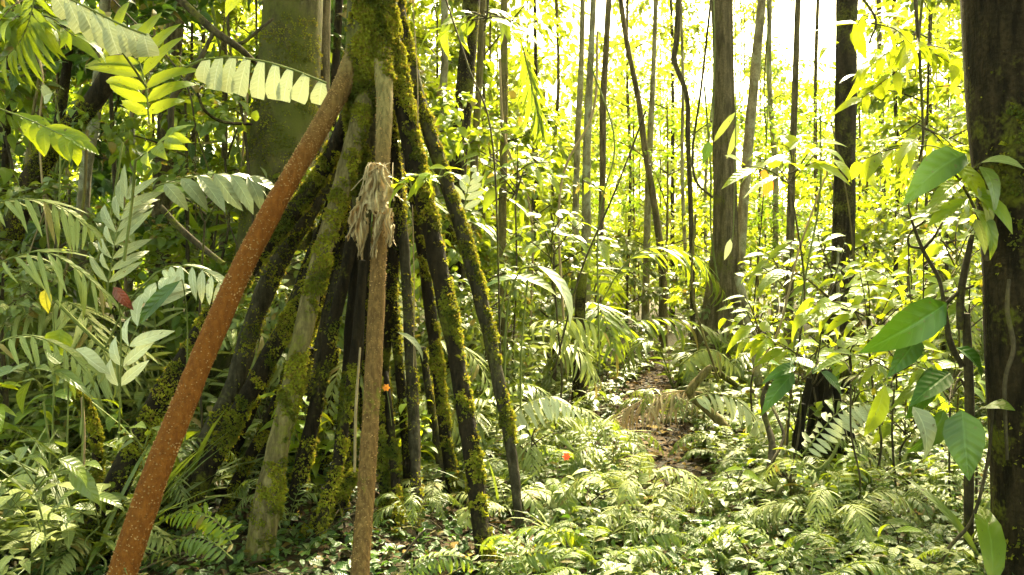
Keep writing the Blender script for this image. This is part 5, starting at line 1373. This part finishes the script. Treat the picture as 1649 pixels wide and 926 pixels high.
single('large_leaf', 'cream wrinkled leaf next to the green patched one', 'leaf', (122, 562, 168, 598, 3.4, 3.35, 32, 'white', 'ovate', (0, -1, .5)))
single('large_leaf', 'yellowing leaf deep in the thicket', 'leaf', (76, 465, 66, 510, 3.9, 3.9, 24, 'yellow', 'ovate', (.1, -1, .2)))
single('large_leaf', 'grey-green round leaf before the leaning mossy tree', 'leaf', (85, 150, 52, 156, 3.9, 3.9, 34, 'grey', 'ovate', (0, -1, .1)))
single('large_leaf', 'translucent green leaf cut by the top edge of the photo', 'leaf', (395, -20, 352, 14, 3.4, 3.35, 34, 'bright', 'ovate', (0, -1, .3)))
single('fallen_leaf', 'yellow-orange fallen leaf lying on the path litter', 'leaf', (1008, 750, 1032, 744, 4.9, 4.88, 10, 'orange', 'ovate', (0, -.5, 1)))
single('fallen_leaf', 'orange dying leaf caught beside the leaning slim tree', 'leaf', (1228, 275, 1246, 312, 5.2, 5.2, 20, 'orange', 'fish', (0, -1, .1)))
single('fallen_leaf', 'small yellow leaf hanging near the hollow stump', 'leaf', (1406, 624, 1410, 644, 4.3, 4.3, 10, 'yellow', 'ovate', (0, -1, .1)))
single('large_leaf', 'pale bluish leaf hanging in front of the fluted trunk', 'leaf', (1176, 385, 1170, 422, 6.0, 6.0, 12, 'white', 'ovate', (0, -1, .1)))
single('large_leaf', 'dull green hanging leaf left of the fluted trunk', 'leaf', (1142, 228, 1134, 262, 6.2, 6.2, 18, 'dark', 'ovate', (0, -1, .1)))
for k, (x0, y0, x1, y1, lab) in enumerate([(1185, 180, 1150, 222, 'long whitish leaf curling over the fluted trunk'), (1190, 195, 1178, 250, 'greyish hanging leaf over the fluted trunk')]):
    single('narrow_leaf', lab, 'leaf', (x0, y0, x1, y1, 6.6, 6.5, 11, 'pale', 'lance', (0, -1, .3)))

# flowers
def flower(label, px, py, Y, mat, size, npet=6):
    c = P(px, py, Y); k = Y / FPX
    root = thing('flower', label, 'flower', c)
    mb = MB(); a = np.linspace(0, 2 * PI, npet, endpoint=False)
    d = np.stack([np.cos(a), np.full(npet, -.5), np.sin(a)], -1)
    leaves(mb, 'obov', np.tile(c, (npet, 1)), d, [0, -1, .2], size * k, size * k * .3, 0, None)
    local(root, mb.build('petals', M[mat]))
    mb = MB(); tube(mb, smooth_path([c, c + [.01, .02, -.08], c + [.02, .04, -.2]], 4), .002, 5)
    local(root, mb.build('stalk', M['stem']))


flower('small red flower above the pale herbs near the path', 912, 735, 3.9, 'flower', 7)
flower('small orange bloom between the brown and grey stilt roots', 622, 624, 3.7, 'orange', 7)

# ------------------------------------------------------------------ hollow stump, its shadow put into near-black wood
root = thing('hollow_stump', 'shadow-black hollow stump with ragged sides behind the white feathery frond', 'stump', (2.45, 5.9, 0))
c0 = G(1325, 775); Ys = c0[1]
mb = MB(); rr_ = np.random.default_rng(3)
for k, (a, b_, w) in enumerate([((1292, 650), (1262, 790), 14), ((1304, 610), (1288, 795), 17), ((1322, 585), (1326, 790), 24), ((1346, 620), (1370, 795), 16), ((1360, 665), (1400, 790), 12), ((1312, 600), (1312, 790), 22), ((1336, 598), (1346, 790), 20), ((1330, 640), (1300, 800), 12), ((1350, 690), (1384, 800), 9)]):
    pts, rad = px_path([(a[0], a[1], Ys + .15 * (k % 3), w * .7), ((a[0] + b_[0]) / 2 + rr_.normal(0, 4), (a[1] + b_[1]) / 2, Ys + .1 * (k % 3), w), (b_[0], b_[1] + 10, Ys, w * 1.3)], 6)
    tube(mb, pts, rad, 10, rough=.18, seed=k)
root.location = tuple(c0)
local(root, mb.build('shell', M['black_root']))
print('objects', len(scene.objects))

# ------------------------------------------------------------------ haze
if HAZE:
    bm_v = np.array([(x, y, z) for z in (-2.5, 16.5) for x, y in ((-55, -20), (55, -20), (55, 60), (-55, 60))], float)
    mb = MB(); mb.add(bm_v, [(0, 3, 2, 1), (4, 5, 6, 7), (0, 1, 5, 4), (1, 2, 6, 5), (2, 3, 7, 6), (3, 0, 4, 7)])
    hm = bpy.data.materials.new('humid_air'); hm.use_nodes = True; nt = hm.node_tree
    for n_ in list(nt.nodes): nt.nodes.remove(n_)
    out = nt.nodes.new('ShaderNodeOutputMaterial'); pv = nt.nodes.new('ShaderNodeVolumePrincipled')
    pv.inputs['Color'].default_value = (1, 0.98, 0.88, 1); pv.inputs['Density'].default_value = HAZE; pv.inputs['Anisotropy'].default_value = 0.5
    nt.links.new(pv.outputs[0], out.inputs['Volume'])
    tag(mb.build('haze', hm, smooth=False), kind='stuff')
